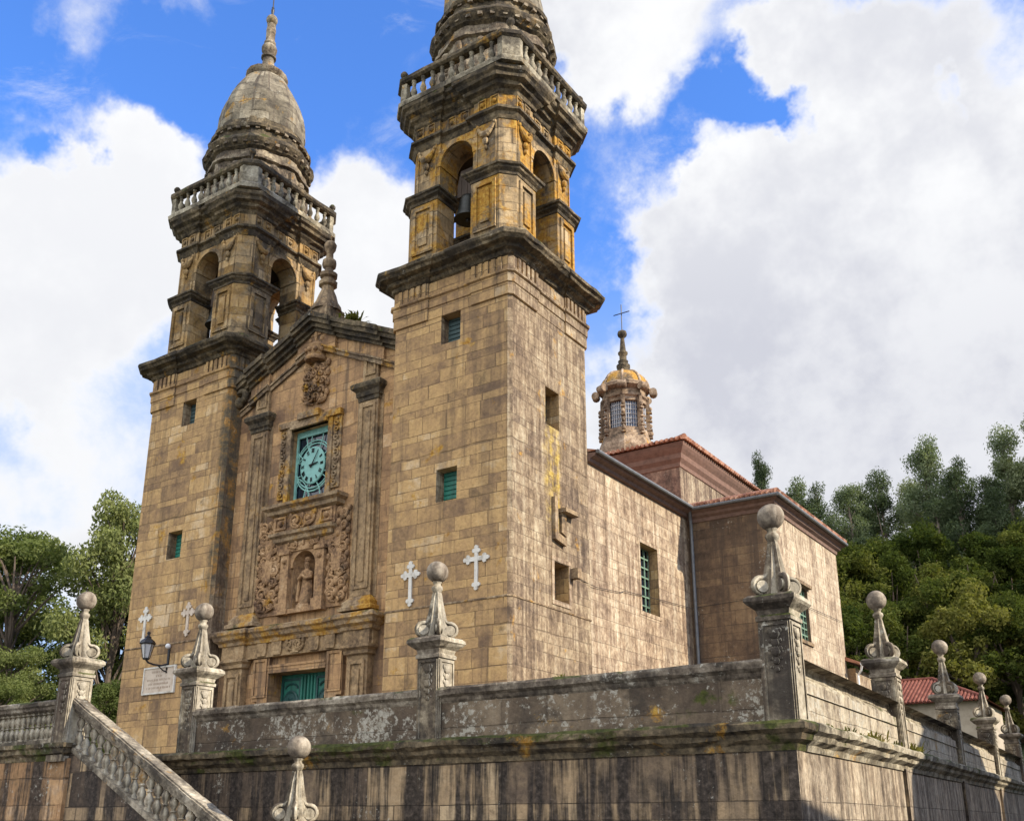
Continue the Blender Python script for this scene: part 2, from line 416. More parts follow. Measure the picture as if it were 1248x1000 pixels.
MT['bronze'] = simple('bell_bronze', (.03, .032, .03), .45, .35, 8, metallic=.7)
MT['wood'] = simple('old_wood', (.05, .035, .025), .8, .35, 6, stretch=(1, 1, .3))
MT['dark'] = simple('dark_belfry_lining', (.04, .03, .022), .95, .3, 3)
MT['zinc'] = simple('zinc_gutter', (.14, .145, .15), .5, .25, 5, metallic=.3)
MT['lampglass'] = simple('milky_lamp_glass', (.5, .5, .49), .25, .08, 4)
MT['white'] = simple('white_paint', (.7, .7, .69), .5, .08, 5)
MT['render'] = simple('beige_render', (.38, .32, .24), .9, .2, 1.4, col2=(.25, .2, .14))
MT['ground'] = simple('street_paving', (.085, .075, .062), .92, .3, 2.5, bump=.4)
MT['floor'] = simple('terrace_paving', (.12, .10, .075), .92, .3, 2.0, bump=.4)
MT['hill'] = simple('hill_undergrowth', (.03, .045, .014), .95, .5, .4, bump=.8, col2=(.012, .016, .007))
MT['bark'] = simple('bark', (.10, .075, .055), .95, .4, 5, stretch=(1, 1, .25), bump=.7)
MT['palebark'] = simple('pale_eucalyptus_bark', (.14, .11, .085), .9, .4, 3, stretch=(1, 1, .2), bump=.5)


def tile_mat():
    m, n = new_mat('terracotta_tiles')
    geo = n.new('ShaderNodeNewGeometry')
    p = geo.outputs['Position']
    f = n.noise(p, 3.0, 6, .6)
    v = n.new('ShaderNodeTexVoronoi'); n.put(v.inputs['Vector'], p); v.inputs['Scale'].default_value = 3.5
    sep = n.new('ShaderNodeSeparateColor'); n.put(sep.inputs[0], v.outputs['Color'])
    t = n.m('ADD', n.m('MULTIPLY', sep.outputs[0], .45), n.m('MULTIPLY', f, .55))
    col = n.ramp(t, [(.2, (.13, .06, .04)), (.42, (.28, .125, .075)), (.6, (.4, .2, .125)), (.8, (.46, .32, .24))])
    finish(n, col, .85, f, .4, .03)
    return m


MT['tiles'] = tile_mat()


def redroof_mat():
    m, n = new_mat('bright_red_tiles')
    geo = n.new('ShaderNodeNewGeometry')
    f = n.noise(geo.outputs['Position'], 2.5, 6, .6)
    col = n.ramp(f, [(.3, (.09, .03, .02)), (.47, (.15, .045, .028)), (.6, (.21, .075, .048)), (.75, (.3, .15, .10))])
    finish(n, col, .85, f, .3, .03)
    return m


MT['redroof'] = redroof_mat()


def leaf_mat(name, c1, c2, c3, trans=.35):
    m, n = new_mat(name)
    geo = n.new('ShaderNodeNewGeometry')
    oi = n.new('ShaderNodeObjectInfo')
    p = n.vm('ADD', geo.outputs['Position'], oi.outputs['Location'])
    f = n.noise(p, .55, 4, .6)
    f2 = n.noise(p, 7.0, 2, .6)
    t = n.m('ADD', n.m('MULTIPLY', f, .6), n.m('MULTIPLY', f2, .4))
    t = n.m('ADD', t, n.m('MULTIPLY', n.m('SUBTRACT', oi.outputs['Random'], .5), .4))
    col = n.ramp(t, [(.3, c1), (.5, c2), (.72, c3)])
    d = n.new('ShaderNodeBsdfDiffuse'); n.put(d.inputs[0], col)
    tr = n.new('ShaderNodeBsdfTranslucent'); n.put(tr.inputs[0], n.mix(1.0, col, (1.25, 1.3, .6), 'MULTIPLY'))
    ms = n.new('ShaderNodeMixShader'); ms.inputs[0].default_value = trans
    n.link(d.outputs[0], ms.inputs[1]); n.link(tr.outputs[0], ms.inputs[2])
    o = n.new('ShaderNodeOutputMaterial'); n.link(ms.outputs[0], o.inputs[0])
    return m


MT['leaf_dense'] = leaf_mat('dense_foliage', (.022, .036, .010), (.065, .082, .02), (.16, .155, .042))
MT['leaf_euc'] = leaf_mat('eucalyptus_foliage', (.05, .068, .036), (.115, .145, .078), (.22, .245, .14))
MT['leaf_acacia'] = leaf_mat('acacia_foliage', (.042, .062, .02), (.105, .13, .042), (.2, .215, .085))
MT['weed'] = leaf_mat('weed_leaves', (.05, .06, .015), (.12, .12, .03), (.24, .2, .06))


# ------------------------------------------------------------------ geometry helpers
ORG = {}


class B:
    def __init__(s):
        s.v = []; s.f = []

    def add(s, vs, fs):
        o = len(s.v)
        s.v += [tuple(p) for p in vs]
        s.f += [tuple(i+o for i in f) for f in fs]
        return s

    def box(s, x0, x1, y0, y1, z0, z1):
        vs = [(x0, y0, z0), (x1, y0, z0), (x1, y1, z0), (x0, y1, z0), (x0, y0, z1), (x1, y0, z1), (x1, y1, z1), (x0, y1, z1)]
        return s.add(vs, [(0, 3, 2, 1), (4, 5, 6, 7), (0, 1, 5, 4), (1, 2, 6, 5), (2, 3, 7, 6), (3, 0, 4, 7)])

    def prism(s, poly, axis, a0, a1):
        n = len(poly)

        def P(p, a):
            return {'x': (a, p[0], p[1]), 'y': (p[0], a, p[1]), 'z': (p[0], p[1], a)}[axis]
        vs = [P(p, a0) for p in poly]+[P(p, a1) for p in poly]
        fs = [tuple(range(n))[::-1], tuple(range(n, 2*n))]+[(i, (i+1) % n, n+(i+1) % n, n+i) for i in range(n)]
        return s.add(vs, fs)

    def lathe(s, prof, n=16, cx=0, cy=0, ph=0.0, jit=0.0, square=False):
        vs = []; fs = []
        for r, z in prof:
            for i in range(n):
                a = ph+2*PI*i/n
                rr = r*(1+random.uniform(-jit, jit))
                vs.append((cx+rr*math.cos(a), cy+rr*math.sin(a), z+random.uniform(-jit, jit)*.3))
        for k in range(len(prof)-1):
            for i in range(n):
                j = (i+1) % n
                fs.append((k*n+i, k*n+j, (k+1)*n+j, (k+1)*n+i))
        fs.append(tuple(range(n))[::-1])
        fs.append(tuple(range((len(prof)-1)*n, len(prof)*n)))
        return s.add(vs, fs)

    def sphere(s, c, r, n=16, m=10, sx=1, sy=1, sz=1):
        prof = []
        vs = [(c[0], c[1], c[2]-r*sz)]
        for k in range(1, m):
            t = -PI/2+PI*k/m
            for i in range(n):
                a = 2*PI*i/n
                vs.append((c[0]+r*sx*math.cos(t)*math.cos(a), c[1]+r*sy*math.cos(t)*math.sin(a), c[2]+r*sz*math.sin(t)))
        vs.append((c[0], c[1], c[2]+r*sz))
        fs = []
        for i in range(n):
            fs.append((0, 1+(i+1) % n, 1+i))
        for k in range(m-2):
            for i in range(n):
                j = (i+1) % n
                fs.append((1+k*n+i, 1+k*n+j, 1+(k+1)*n+j, 1+(k+1)*n+i))
        last = len(vs)-1; o = 1+(m-2)*n
        for i in range(n):
            fs.append((o+i, o+(i+1) % n, last))
        return s.add(vs, fs)

    def tube(s, pts, r, n=8, caps=True):
        pts = [Vector(p) for p in pts]
        vs = []; fs = []
        N = len(pts)
        prev = None
        for i, p in enumerate(pts):
            d = (pts[min(i+1, N-1)]-pts[max(i-1, 0)])
            if d.length < 1e-9:
                d = Vector((0, 0, 1))
            d.normalize()
            if prev is None:
                a = d.cross(Vector((0, 0, 1)))
                if a.length < .05:
                    a = d.cross(Vector((0, 1, 0)))
            else:
                a = prev-d*prev.dot(d)
            a.normalize(); b = d.cross(a)
            prev = a
            rr = r[i] if isinstance(r, (list, tuple)) else r
            for k in range(n):
                t = 2*PI*k/n
                vs.append(tuple(p+a*rr*math.cos(t)+b*rr*math.sin(t)))
        for i in range(N-1):
            for k in range(n):
                j = (k+1) % n
                fs.append((i*n+k, i*n+j, (i+1)*n+j, (i+1)*n+k))
        if caps:
            fs.append(tuple(range(n))[::-1]); fs.append(tuple(range((N-1)*n, N*n)))
        return s.add(vs, fs)

    def sweep(s, plan, prof, closed=True, seg=.5, jit=.012, cap=True):
        """moulding: profile [(outward offset, z)] along a CCW plan, mitred; long runs are cut up and worn a little"""
        P = [Vector(p) for p in plan]
        pts = []
        N = len(P)
        for i in range(N if closed else N-1):
            a, b = P[i], P[(i+1) % N]
            k = max(1, int((b-a).length/seg))
            for j in range(k):
                pts.append(a.lerp(b, j/k))
        if not closed:
            pts.append(P[-1])
        M = len(pts)
        offs = []
        for i in range(M):
            if closed or 0 < i < M-1:
                e1 = (pts[i]-pts[i-1]).normalized(); e2 = (pts[(i+1) % M]-pts[i]).normalized()
            elif i == 0:
                e1 = e2 = (pts[1]-pts[0]).normalized()
            else:
                e1 = e2 = (pts[-1]-pts[-2]).normalized()
            n1 = Vector((e1.y, -e1.x)); n2 = Vector((e2.y, -e2.x))
            den = 1+n1.dot(n2)
            offs.append((n1+n2)/max(den, .25))
        K = len(prof)
        vs = []
        for i in range(M):
            for k, (o, z) in enumerate(prof):
                oo = o+(random.uniform(-jit, jit) if o > .03 else 0)
                q = pts[i]+offs[i]*oo
                vs.append((q.x, q.y, z+(random.uniform(-jit, jit) if o > .03 else 0)))
        fs = []
        for i in range(M if closed else M-1):
            j = (i+1) % M
            for k in range(K-1):
                fs.append((i*K+k, j*K+k, j*K+k+1, i*K+k+1))
        if cap and closed:
            fs.append(tuple(i*K+K-1 for i in range(M)))
            fs.append(tuple(i*K for i in range(M))[::-1])
        if cap and not closed:
            fs.append(tuple(range(K))); fs.append(tuple((M-1)*K+k for k in range(K))[::-1])
        return s.add(vs, fs)

    def wall(s, axis, plane, u0, u1, z0, z1, holes=(), depth=.5, inward=1, back=True):
        """flat wall with rectangular openings; axis = the axis the wall faces along"""
        us = sorted(set([u0, u1]+[h[0] for h in holes]+[h[1] for h in holes]))
        zs = sorted(set([z0, z1]+[h[2] for h in holes]+[h[3] for h in holes]))

        def P(u, d, z):
            return (u, plane+d*inward, z) if axis == 'y' else (plane+d*inward, u, z)
        for i in range(len(us)-1):
            for k in range(len(zs)-1):
                cu = (us[i]+us[i+1])/2; cz = (zs[k]+zs[k+1])/2
                if any(h[0] < cu < h[1] and h[2] < cz < h[3] for h in holes):
                    continue
                s.add([P(us[i], 0, zs[k]), P(us[i+1], 0, zs[k]), P(us[i+1], 0, zs[k+1]), P(us[i], 0, zs[k+1])], [(0, 1, 2, 3)])
        for h in holes:
            a, b, c, e = h[:4]
            s.add([P(a, 0, c), P(b, 0, c), P(b, 0, e), P(a, 0, e), P(a, depth, c), P(b, depth, c), P(b, depth, e), P(a, depth, e)],
                  [(0, 1, 5, 4), (1, 2, 6, 5), (2, 3, 7, 6), (3, 0, 4, 7)]+([(4, 5, 6, 7)] if back else []))
        return s

    def xf(s, fn, start=0):
        s.v = s.v[:start]+[tuple(fn(Vector(p))) for p in s.v[start:]]
        return s

    def build(s, name, mat, parent=None, origin=None, smooth=None):
        o = Vector(origin) if origin is not None else (ORG[parent.name] if parent is not None and parent.name in ORG else Vector((0, 0, 0)))
        me = bpy.data.meshes.new(name)
        me.from_pydata([tuple(Vector(p)-o) for p in s.v], [], s.f)
        me.validate()
        me.materials.append(MT[mat] if isinstance(mat, str) else mat)
        if smooth:
            me.polygons.foreach_set('use_smooth', [True]*len(me.polygons))
            me.set_sharp_from_angle(angle=R(smooth))
        ob = bpy.data.objects.new(name, me)
        sc.collection.objects.link(ob)
        if parent is not None:
            ob.parent = parent
            po = ORG.get(parent.name, Vector((0, 0, 0)))
            ob.location = o-po
        else:
            ob.location = o
        ORG[ob.name] = o
        return ob


def empty(name, loc):
    o = bpy.data.objects.new(name, None)
    o.empty_display_size = .3
    sc.collection.objects.link(o)
    o.location = loc
    ORG[o.name] = Vector(loc)
    return o


def tag(o, label=None, cat=None, group=None, kind=None):
    if label: o['label'] = label
    if cat: o['category'] = cat
    if group: o['group'] = group
    if kind: o['kind'] = kind
    return o


def copy_tree(o, parent=None, shift=None):
    c = o.copy()
    sc.collection.objects.link(c)
    c.parent = parent
    base = ORG[o.name].copy()
    ORG[c.name] = base
    for ch in [x for x in sc.objects if x.parent == o]:
        copy_tree(ch, c)
    return c


def sq_plan(cx, cy, h, c=0.0, corner=None, proj=0.0):
    """square plan (CCW) with chamfered corners; corner blocks of the given length stand proud by proj"""
    side = []
    H = h+proj if corner else h
    side.append((-H+c, -H))
    if corner:
        side += [(-h+corner, -H), (-h+corner, -h), (h-corner, -h), (h-corner, -H)]
    side.append((H-c, -H))
    pts = []
    for k in range(4):
        ca, sa = [(1, 0), (0, 1), (-1, 0), (0, -1)][k]
        for x, y in side:
            pts.append((cx+x*ca-y*sa, cy+x*sa+y*ca))
    if c == 0:
        out = []
        for p in pts:
            if not out or (abs(p[0]-out[-1][0])+abs(p[1]-out[-1][1])) > 1e-6:
                out.append(p)
        if abs(out[0][0]-out[-1][0])+abs(out[0][1]-out[-1][1]) < 1e-6:
            out.pop()
        pts = out
    return pts


def spiral(c, r, turns=1.4, a0=0.0, sgn=1, n=22, plane='xz', lift=0.0):
    pts = []
    for i in range(n):
        t = i/(n-1)
        a = a0+sgn*2*PI*turns*t
        rr = r*(1-.85*t)
        u = rr*math.cos(a); w = rr*math.sin(a)
        if plane == 'xz':
            pts.append((c[0]+u, c[1]-lift*t, c[2]+w))
        elif plane == 'yz':
            pts.append((c[0]+lift*t, c[1]+u, c[2]+w))
    return pts


def relief(b, x0, x1, z0, z1, y, sx=1, rows=7, rnd=None, rmax=None, thick=.05):
    """carved scroll-work: curls, bosses and leaves standing off the plane y"""
    rnd = rnd or random.Random(3)
    h = (z1-z0)/rows
    xm = (x0+x1)/2
    for k in range(rows):
        z = z0+h*(k+.5)
        for sd in (-1, 1):
            r = min(rmax or 9, abs(x1-x0)*.22, h*.62)*rnd.uniform(.8, 1.1)
            cx = xm+sd*abs(x1-x0)*rnd.uniform(.2, .27)
            b.tube(spiral((cx, y-.03, z), r, rnd.uniform(1.1, 1.6), rnd.uniform(0, 6.28), sd*rnd.choice((1, -1)), lift=.05), thick*rnd.uniform(.8, 1.2), 6)
            b.sphere((cx, y-.04, z), r*.33, 8, 6)
            ex = xm+sd*abs(x1-x0)*.44
            b.sphere((ex, y-.02, z+h*.4), thick*1.5, 8, 6, 1, 1, 1.5)
            b.tube([(cx-sd*r, y, z-h*.5), (cx, y-.07, z-h*.3), (ex, y-.04, z-h*.1)], [thick*.5, thick*1.2, thick*.4], 6)
        b.sphere((xm, y-.03, z+h*.25), thick*2.0, 8, 6, 1, 1, 1.4)


def frame(b, x0, x1, z0, z1, y, w=.07, d=.05, axis='y', sgn=-1):
    """raised rectangular moulding on a wall face"""
    def bx(u0, u1, a0, a1):
        lo, hi = sorted((y+sgn*d, y-sgn*.01))
        if axis == 'y':
            b.box(u0, u1, lo, hi, a0, a1)
        else:
            b.box(lo, hi, u0, u1, a0, a1)
    bx(x0, x1, z0, z0+w); bx(x0, x1, z1-w, z1); bx(x0, x0+w, z0+w, z1-w); bx(x1-w, x1, z0+w, z1-w)


# ------------------------------------------------------------------ setting
def structure(name, b, mat, smooth=None):
    return tag(b.build(name, mat, smooth=smooth), kind='structure')


def ground_h(x, y):
    def ss(a, b, v):
        t = min(1, max(0, (v-a)/(b-a)))
        return t*t*(3-2*t)
    h = -2.4
    h += 3.0*ss(24, 40, y)+2.2*ss(-22, -34, x)*ss(-30, 0, y)
    h += (24*ss(44, 118, y)+10*ss(100, 220, y))*(.45+.55*ss(-80, -25, x))
    h += 4*ss(-30, -60, x)
    h += 9*ss(-50, -160, x)
    h += .5*math.sin(x*.13)*math.cos(y*.11)*ss(40, 70, y)
    return h


def terrain():
    b = B()
    xs = [-900, -600, -400, -280]+list(range(-200, 121, 8))+[160, 240, 400, 600, 900]
    ys = [-700, -400, -200, -120, -80]+list(range(-60, 181, 8))+[230, 320, 500, 900, 1500]
    for y in ys:
        for x in xs:
            b.v.append((x, y, ground_h(x, y)))
    n = len(xs)
    for j in range(len(ys)-1):
        for i in range(n-1):
            b.f.append((j*n+i, j*n+i+1, (j+1)*n+i+1, (j+1)*n+i))
    structure('hillside_ground', b, 'hill', 60)
    b = B()
    b.add([(-30, -60, -2.3), (60, -60, -2.3), (60, 26, -2.3), (-30, 26, -2.3)], [(0, 1, 2, 3)])
    structure('street', b, 'ground')
    b = B()
    b.prism([(-22, -7.9), (10.5, -7.9), (9.3, 27), (-22, 27)], 'z', .3, .62)
    structure('terrace_floor', b, 'floor')


terrain()

# ------------------------------------------------------------------ the church
FX = -9.35          # axis of the facade
AX = -9.22          # axis of the nave
church = tag(empty('church', (AX, 10, .62)), 'baroque stone church with two domed bell towers standing on the walled terrace', 'church')


def build_tower(cx, cy=2.5):
    h = 2.5
    c = .12
    # shaft -----------------------------------------------------------
    b = B()
    fw_holes = [(cx-.36, cx+.46, 14.7, 15.85), (cx-.42, cx+.42, 9.08, 10.2)]
    b.wall('y', cy-h, cx-h+c, cx+h-c, .3, 17.35, fw_holes, .55, 1)
    b.wall('x', cx+h, cy-h+c, cy+h-c, .3, 17.35, [(2.1, 2.98, 11.9, 13.27), (2.5, 3.43, 6.0, 7.25)], .7, -1)
    b.wall('y', cy+h, cx-h+c, cx+h-c, .3, 17.35, (), .5, -1)
    b.wall('x', cx-h, cy-h+c, cy+h-c, .3, 17.35, (), .5, 1)
    for sx in (-1, 1):
        for sy in (-1, 1):
            b.add([(cx+sx*(h-c), cy+sy*h, .3), (cx+sx*h, cy+sy*(h-c), .3), (cx+sx*h, cy+sy*(h-c), 17.35), (cx+sx*(h-c), cy+sy*h, 17.35)], [(0, 1, 2, 3)])
    T = b.build('bell_tower', 'ashlar', church)
    # string joint
    b = B()
    b.sweep(sq_plan(cx, cy, h, c), [(0, 5.66), (.025, 5.67), (.03, 5.71), (0, 5.73)], jit=.004)
    b.build('string_course', 'trim', T)
    # architrave bands, fluted frieze corners
    b = B()
    pl = sq_plan(cx, cy, h, c, 1.55, .05)
    b.sweep(pl, [(0, 15.79), (.02, 15.8), (.02, 16.22), (.06, 16.24), (.06, 16.56), (.13, 16.6), (.14, 16.68), (.02, 16.72), (.02, 17.33)], jit=.006)
    for k in range(4):
        ca, sa = [(1, 0), (0, 1), (-1, 0), (0, -1)][k]
        for sd in (-1, 1):
            for q in range(5):
                u0 = sd*(1.06+q*.27)
                w = .075
                pts = [(u0-w, -h-.135), (u0+w, -h-.135), (u0+w, -h-.06), (u0-w, -h-.06)]
                pts = [(cx+x*ca-y*sa, cy+x*sa+y*ca) for x, y in pts]
                b.prism(pts, 'z', 16.72, 17.2)
    b.build('frieze', 'ashlar', T)
    b = B()
    b.sweep(pl, [(.0, 17.2), (.1, 17.25), (.16, 17.36), (.3, 17.42), (.34, 17.5), (.56, 17.56), (.60, 17.64), (.69, 17.70), (.70, 17.80), (.66, 17.86), (.1, 18.0)], jit=.02, seg=.35)
    b.build('main_cornice', 'cornice', T)
    # belfry stage -------------------------------------------------------
    b = B(); ba = B()
    c2 = .44
    a = .75

    def rot(pts, k):
        ca, sa = [(1, 0), (0, 1), (-1, 0), (0, -1)][k]
        return [(cx+x*ca-y*sa, cy+x*sa+y*ca) for x, y in pts]
    base = sq_plan(cx, cy, 2.44, c2)
    b.sweep(base, [(.06, 17.9), (.06, 18.15), (0, 18.2), (0, 18.45)], jit=.008)
    for k in range(4):
        for hh, z0, z1 in ((2.40, 18.4, 20.76), (2.30, 20.9, 23.3)):
            inn = hh-1.0
            b.prism(rot([(a, -hh), (hh-c2, -hh), (hh, -hh+c2), (hh, -a), (inn, -a), (inn, -inn), (a, -inn)], k), 'z', z0, z1)
        # arch panel between the piers
        r, zs = .71, 22.12
        poly = [(-a, zs), (-a, 23.3), (a, 23.3), (a, zs), (r, zs)]+[(r*math.cos(t), zs+r*math.sin(t)) for t in np.linspace(0, PI, 15)[1:-1]]+[(-r, zs)]
        st = len(b.v)
        n0 = len(poly)
        bb = B(); bb.prism(poly, 'y', -2.22, -1.3)
        b.add([(*rot([(v[0], v[1])], k)[0], v[2]) for v in bb.v], bb.f)
        # raised archivolt
        bb = B()
        for (ri, ro, yo) in ((.73, .9, -2.26),):
            ts = np.linspace(0, PI, 17)
            for i in range(16):
                t0, t1 = ts[i], ts[i+1]
                q = [(ri*math.cos(t0), zs+ri*math.sin(t0)), (ro*math.cos(t0), zs+ro*math.sin(t0)), (ro*math.cos(t1), zs+ro*math.sin(t1)), (ri*math.cos(t1), zs+ri*math.sin(t1))]
                bb.prism(q, 'y', yo-.06, yo+.02)
        b.add([(*rot([(v[0], v[1])], k)[0], v[2]) for v in bb.v], bb.f)
        # framed panels on the lower piers, festoons on the upper ones
        bb = B()
        for sd in (-1, 1):
            u = sorted((sd*.9, sd*1.84))
            frame(bb, u[0], u[1], 18.62, 20.55, -2.40, .14, .075)
            bb.box(u[0]+.28, u[1]-.28, -2.46, -2.39, 18.95, 20.25)
            u = sorted((sd*.98, sd*1.70))
            um = sum(u)/2
            arc = [(u[0]+(u[1]-u[0])*t, -2.35-.07*math.sin(PI*t), 22.95-.42*math.sin(PI*t)) for t in np.linspace(0, 1, 11)]
            bb.tube(arc, [.04+.09*math.sin(PI*t) for t in np.linspace(0, 1, 11)], 8)
            for uu in u:
                bb.sphere((uu, -2.34, 22.98), .09, 8, 6)
            bb.sphere((um, -2.38, 22.28), .13, 8, 6, 1, .8, 1.2); bb.sphere((um, -2.36, 22.05), .07, 8, 6, 1, 1, 1.6)
            # small strip edges
            bb.box(u[0]-.07, u[0]-.03, -2.34, -2.29, 21.2, 23.25); bb.box(u[1]+.03, u[1]+.07, -2.34, -2.29, 21.2, 23.25)
        b.add([(*rot([(v[0], v[1])], k)[0], v[2]) for v in bb.v], bb.f)
    # ceiling slab
    b.box(cx-2.05, cx+2.05, cy-2.05, cy+2.05, 23.05, 23.32)
    b.build('belfry', 'belfry', T)
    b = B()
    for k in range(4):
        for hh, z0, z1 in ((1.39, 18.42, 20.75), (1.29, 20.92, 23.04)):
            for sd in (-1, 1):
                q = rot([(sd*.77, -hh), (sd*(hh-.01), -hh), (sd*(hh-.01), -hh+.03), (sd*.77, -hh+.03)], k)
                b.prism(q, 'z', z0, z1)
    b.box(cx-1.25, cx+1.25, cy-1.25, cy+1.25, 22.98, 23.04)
    b.build('bell_chamber_lining', 'dark', T)  # thin near-black sheets over the inner pier faces and ceiling
    b = B()
    for k in range(4):
        hh = 2.40
        pl2 = rot([(a, -1.3), (a, -hh), (hh-c2, -hh), (hh, -hh+c2), (hh, -a), (1.3, -a)], k)
        b.sweep(pl2, [(-.1, 20.68), (.03, 20.70), (.05, 20.8), (.16, 20.88), (.18, 20.95), (.25, 20.99), (.26, 21.07), (-.1, 21.13)], False, .3, .014)
    b.build('impost_cornice', 'cornice', T)
    # upper entablature
    b = B()
    pl3 = sq_plan(cx, cy, 2.2, c2, 1.42, .12)
    b.sweep(pl3, [(0, 23.1), (.05, 23.2), (.1, 23.34), (.22, 23.4), (.22, 23.5), (.05, 23.55)], jit=.012, seg=.3)
    b.build('belfry_architrave', 'cornice', T)
    b = B()
    b.sweep(pl3, [(.0, 23.5), (.0, 24.22)], jit=0)
    for k in range(4):
        bb = B()
        for uu, w in ((-1.7, .18), (-1.16, .18), (1.16, .18), (1.7, .18), (-.3, .2), (.3, .2)):
            yy = -2.32 if abs(uu) > .6 else -2.2
            frame(bb, uu-w, uu+w, 23.64, 24.12, yy, .05, .04)
            bb.sphere((uu, yy-.02, 23.88), .09, 8, 6)
        b.add([(*rot([(v[0], v[1])], k)[0], v[2]) for v in bb.v], bb.f)
    b.build('belfry_frieze', 'belfry', T)
    b = B()
    b.sweep(pl3, [(.0, 24.12), (.07, 24.18), (.12, 24.3), (.26, 24.38), (.3, 24.5), (.46, 24.58), (.5, 24.70), (.60, 24.78), (.62, 24.93), (.56, 24.99), (.1, 25.06)], jit=.024, seg=.28)
    b.build('belfry_cornice', 'cornice', T)
    # balustrade -----------------------------------------------------------
    hb = 2.78
    b = B()
    b.sweep(sq_plan(cx, cy, hb, .46), [(-.34, 25.0), (.1, 25.02), (.12, 25.2), (.04, 25.3), (-.3, 25.34)], jit=.01, cap=True)
    b.build('balustrade_plinth', 'balus', T)
    b = B()
    for ring in (0,):
        outer = sq_plan(cx, cy, hb+.06, .52); inner = sq_plan(cx, cy, hb-.2, .45)
        pr = [(-.26, 26.12), (.02, 26.12), (.1, 26.2), (.1, 26.34), (.05, 26.4), (-.26, 26.4), (-.26, 26.12)]
        b.sweep(sq_plan(cx, cy, hb, .46), pr, jit=.01, cap=False)
    b.build('handrail', 'cornice', T)
    prof = [(.10, 25.28), (.10, 25.36), (.06, 25.4), (.125, 25.56), (.13, 25.64), (.075, 25.8), (.06, 25.9), (.085, 25.95), (.065, 26.02), (.10, 26.06), (.10, 26.16)]
    for k in range(4):
        for q in range(9):
            u = -1.8+q*.45
            p = rot([(u, -hb+.1)], k)[0]
            bb = B(); bb.lathe(prof, 10, p[0], p[1])
            bb.build('baluster', 'balus', T, smooth=50)
    for k in range(4):
        # broad chamfered corner posts with an iron ball finial
        bb = B()
        bb.prism(rot([(hb-.68, -hb+.02), (hb-.46, -hb-.0), (hb, -hb+.46), (hb-.02, -hb+.68), (hb-.24, -hb+.68), (hb-.68, -hb+.24)], k), 'z', 25.3, 26.14)
        bb.build('corner_post', 'balus', T)
        p = rot([(hb-.3, -hb+.3)], k)[0]
        if k != 3 or True:
            bb = B()
            bb.lathe([(.12, 26.36), (.12, 26.44), (.05, 26.5), (.05, 26.66), (.1, 26.72), (.15, 26.8), (.15, 26.88), (.09, 26.97), (.02, 27.0)], 12, p[0], p[1])
            bb.build('ball_finial', 'cornice', T, smooth=50)
    # drum -----------------------------------------------------------------
    og = (cx, cy, 25.3)
    b = B()
    n = 48

    def ring(prof_fn, zs):
        vs = []; fs = []
        for z, r0, amp in zs:
            for i in range(n):
                t = 2*PI*i/n
                seg = (i % 6)
                r = r0+(amp if seg in (0, 1, 5) else 0)
                r *= 1+random.uniform(-.006, .006)
                vs.append((cx+r*math.cos(t), cy+r*math.sin(t), z+random.uniform(-.012, .012)))
        for k in range(len(zs)-1):
            for i in range(n):
                j = (i+1) % n
                fs.append((k*n+i, k*n+j, (k+1)*n+j, (k+1)*n+i))
        fs.append(tuple((len(zs)-1)*n+i for i in range(n)))
        return vs, fs
    b.add(*ring(None, [(25.2, 2.12, .12), (27.0, 2.12, .12), (27.45, 2.12, .12), (27.5, 2.28, .1), (27.62, 2.28, .1), (27.66, 2.14, .1), (28.05, 2.14, .1)]))
    for i in range(8):
        t = 2*PI*(i+.5)/8
        for dz, rr in ((26.9, .16), (26.65, .11), (26.45, .07), (27.2, .2)):
            b.sphere((cx+2.14*math.cos(t), cy+2.14*math.sin(t), dz), rr, 8, 6)
        t = 2*PI*i/8
        b.tube([(cx+2.26*math.cos(t), cy+2.26*math.sin(t), z) for z in (26.1, 26.5, 26.9, 27.3)], [.07, .13, .1, .16], 8)
    for i in range(32):
        t = 2*PI*i/32
        for z0, z1, r0, r1 in ((28.2, 28.34, 2.2, 2.46), (29.06, 29.18, 2.1, 2.3)):
            bb = B(); bb.box(r0, r1, -.09, .09, z0, z1)
            b.add([(cx+p[0]*math.cos(t)-p[1]*math.sin(t), cy+p[0]*math.sin(t)+p[1]*math.cos(t), p[2]) for p in bb.v], bb.f)
    b.build('dome_drum', 'drum', T, og)
    b = B()
    b.add(*ring(None, [(27.98, 2.1, .1), (28.1, 2.28, .1), (28.16, 2.3, .1), (28.3, 2.42, .08), (28.42, 2.48, .07), (28.52, 2.46, .07), (28.7, 2.3, .09), (28.76, 2.14, .1), (29.1, 2.12, .1), (29.15, 2.26, .08), (29.28, 2.3, .07), (29.36, 2.16, .05), (29.5, 2.0, .03), (29.9, 1.98, .02)]))
    b.build('drum_cornice', 'cornice', T, og)
    # dome with eight ribs
    b = B()
    dome = [(29.8, 2.0), (30.2, 2.0), (30.26, 1.95), (30.8, 1.93), (31.3, 1.84), (31.8, 1.68), (32.3, 1.46), (32.8, 1.2), (33.2, .96), (33.4, .84)]
    b.add(*ring(None, [(z, r, .085 if 30.2 < z < 33.3 else 0) for z, r in dome]))
    b.build('dome', 'dome', T, og, smooth=25)
    b = B()
    b.lathe([(.8, 33.32), (.9, 33.42), (1.0, 33.55), (1.02, 33.66), (.9, 33.74), (.6, 33.86), (.42, 34.0), (.33, 34.1), (.29, 34.5), (.27, 34.75), (.36, 34.8), (.36, 34.9), (.26, 34.95), (.27, 35.05), (.36, 35.2),
             (.38, 35.38), (.33, 35.52), (.24, 35.6), (.28, 35.66), (.28, 35.76), (.22, 35.82), (.22, 36.2), (.235, 36.5), (.2, 36.8), (.22, 36.86), (.15, 36.9)], 16, cx, cy, jit=.02)
    b.build('finial', 'drum', T, og, smooth=45)
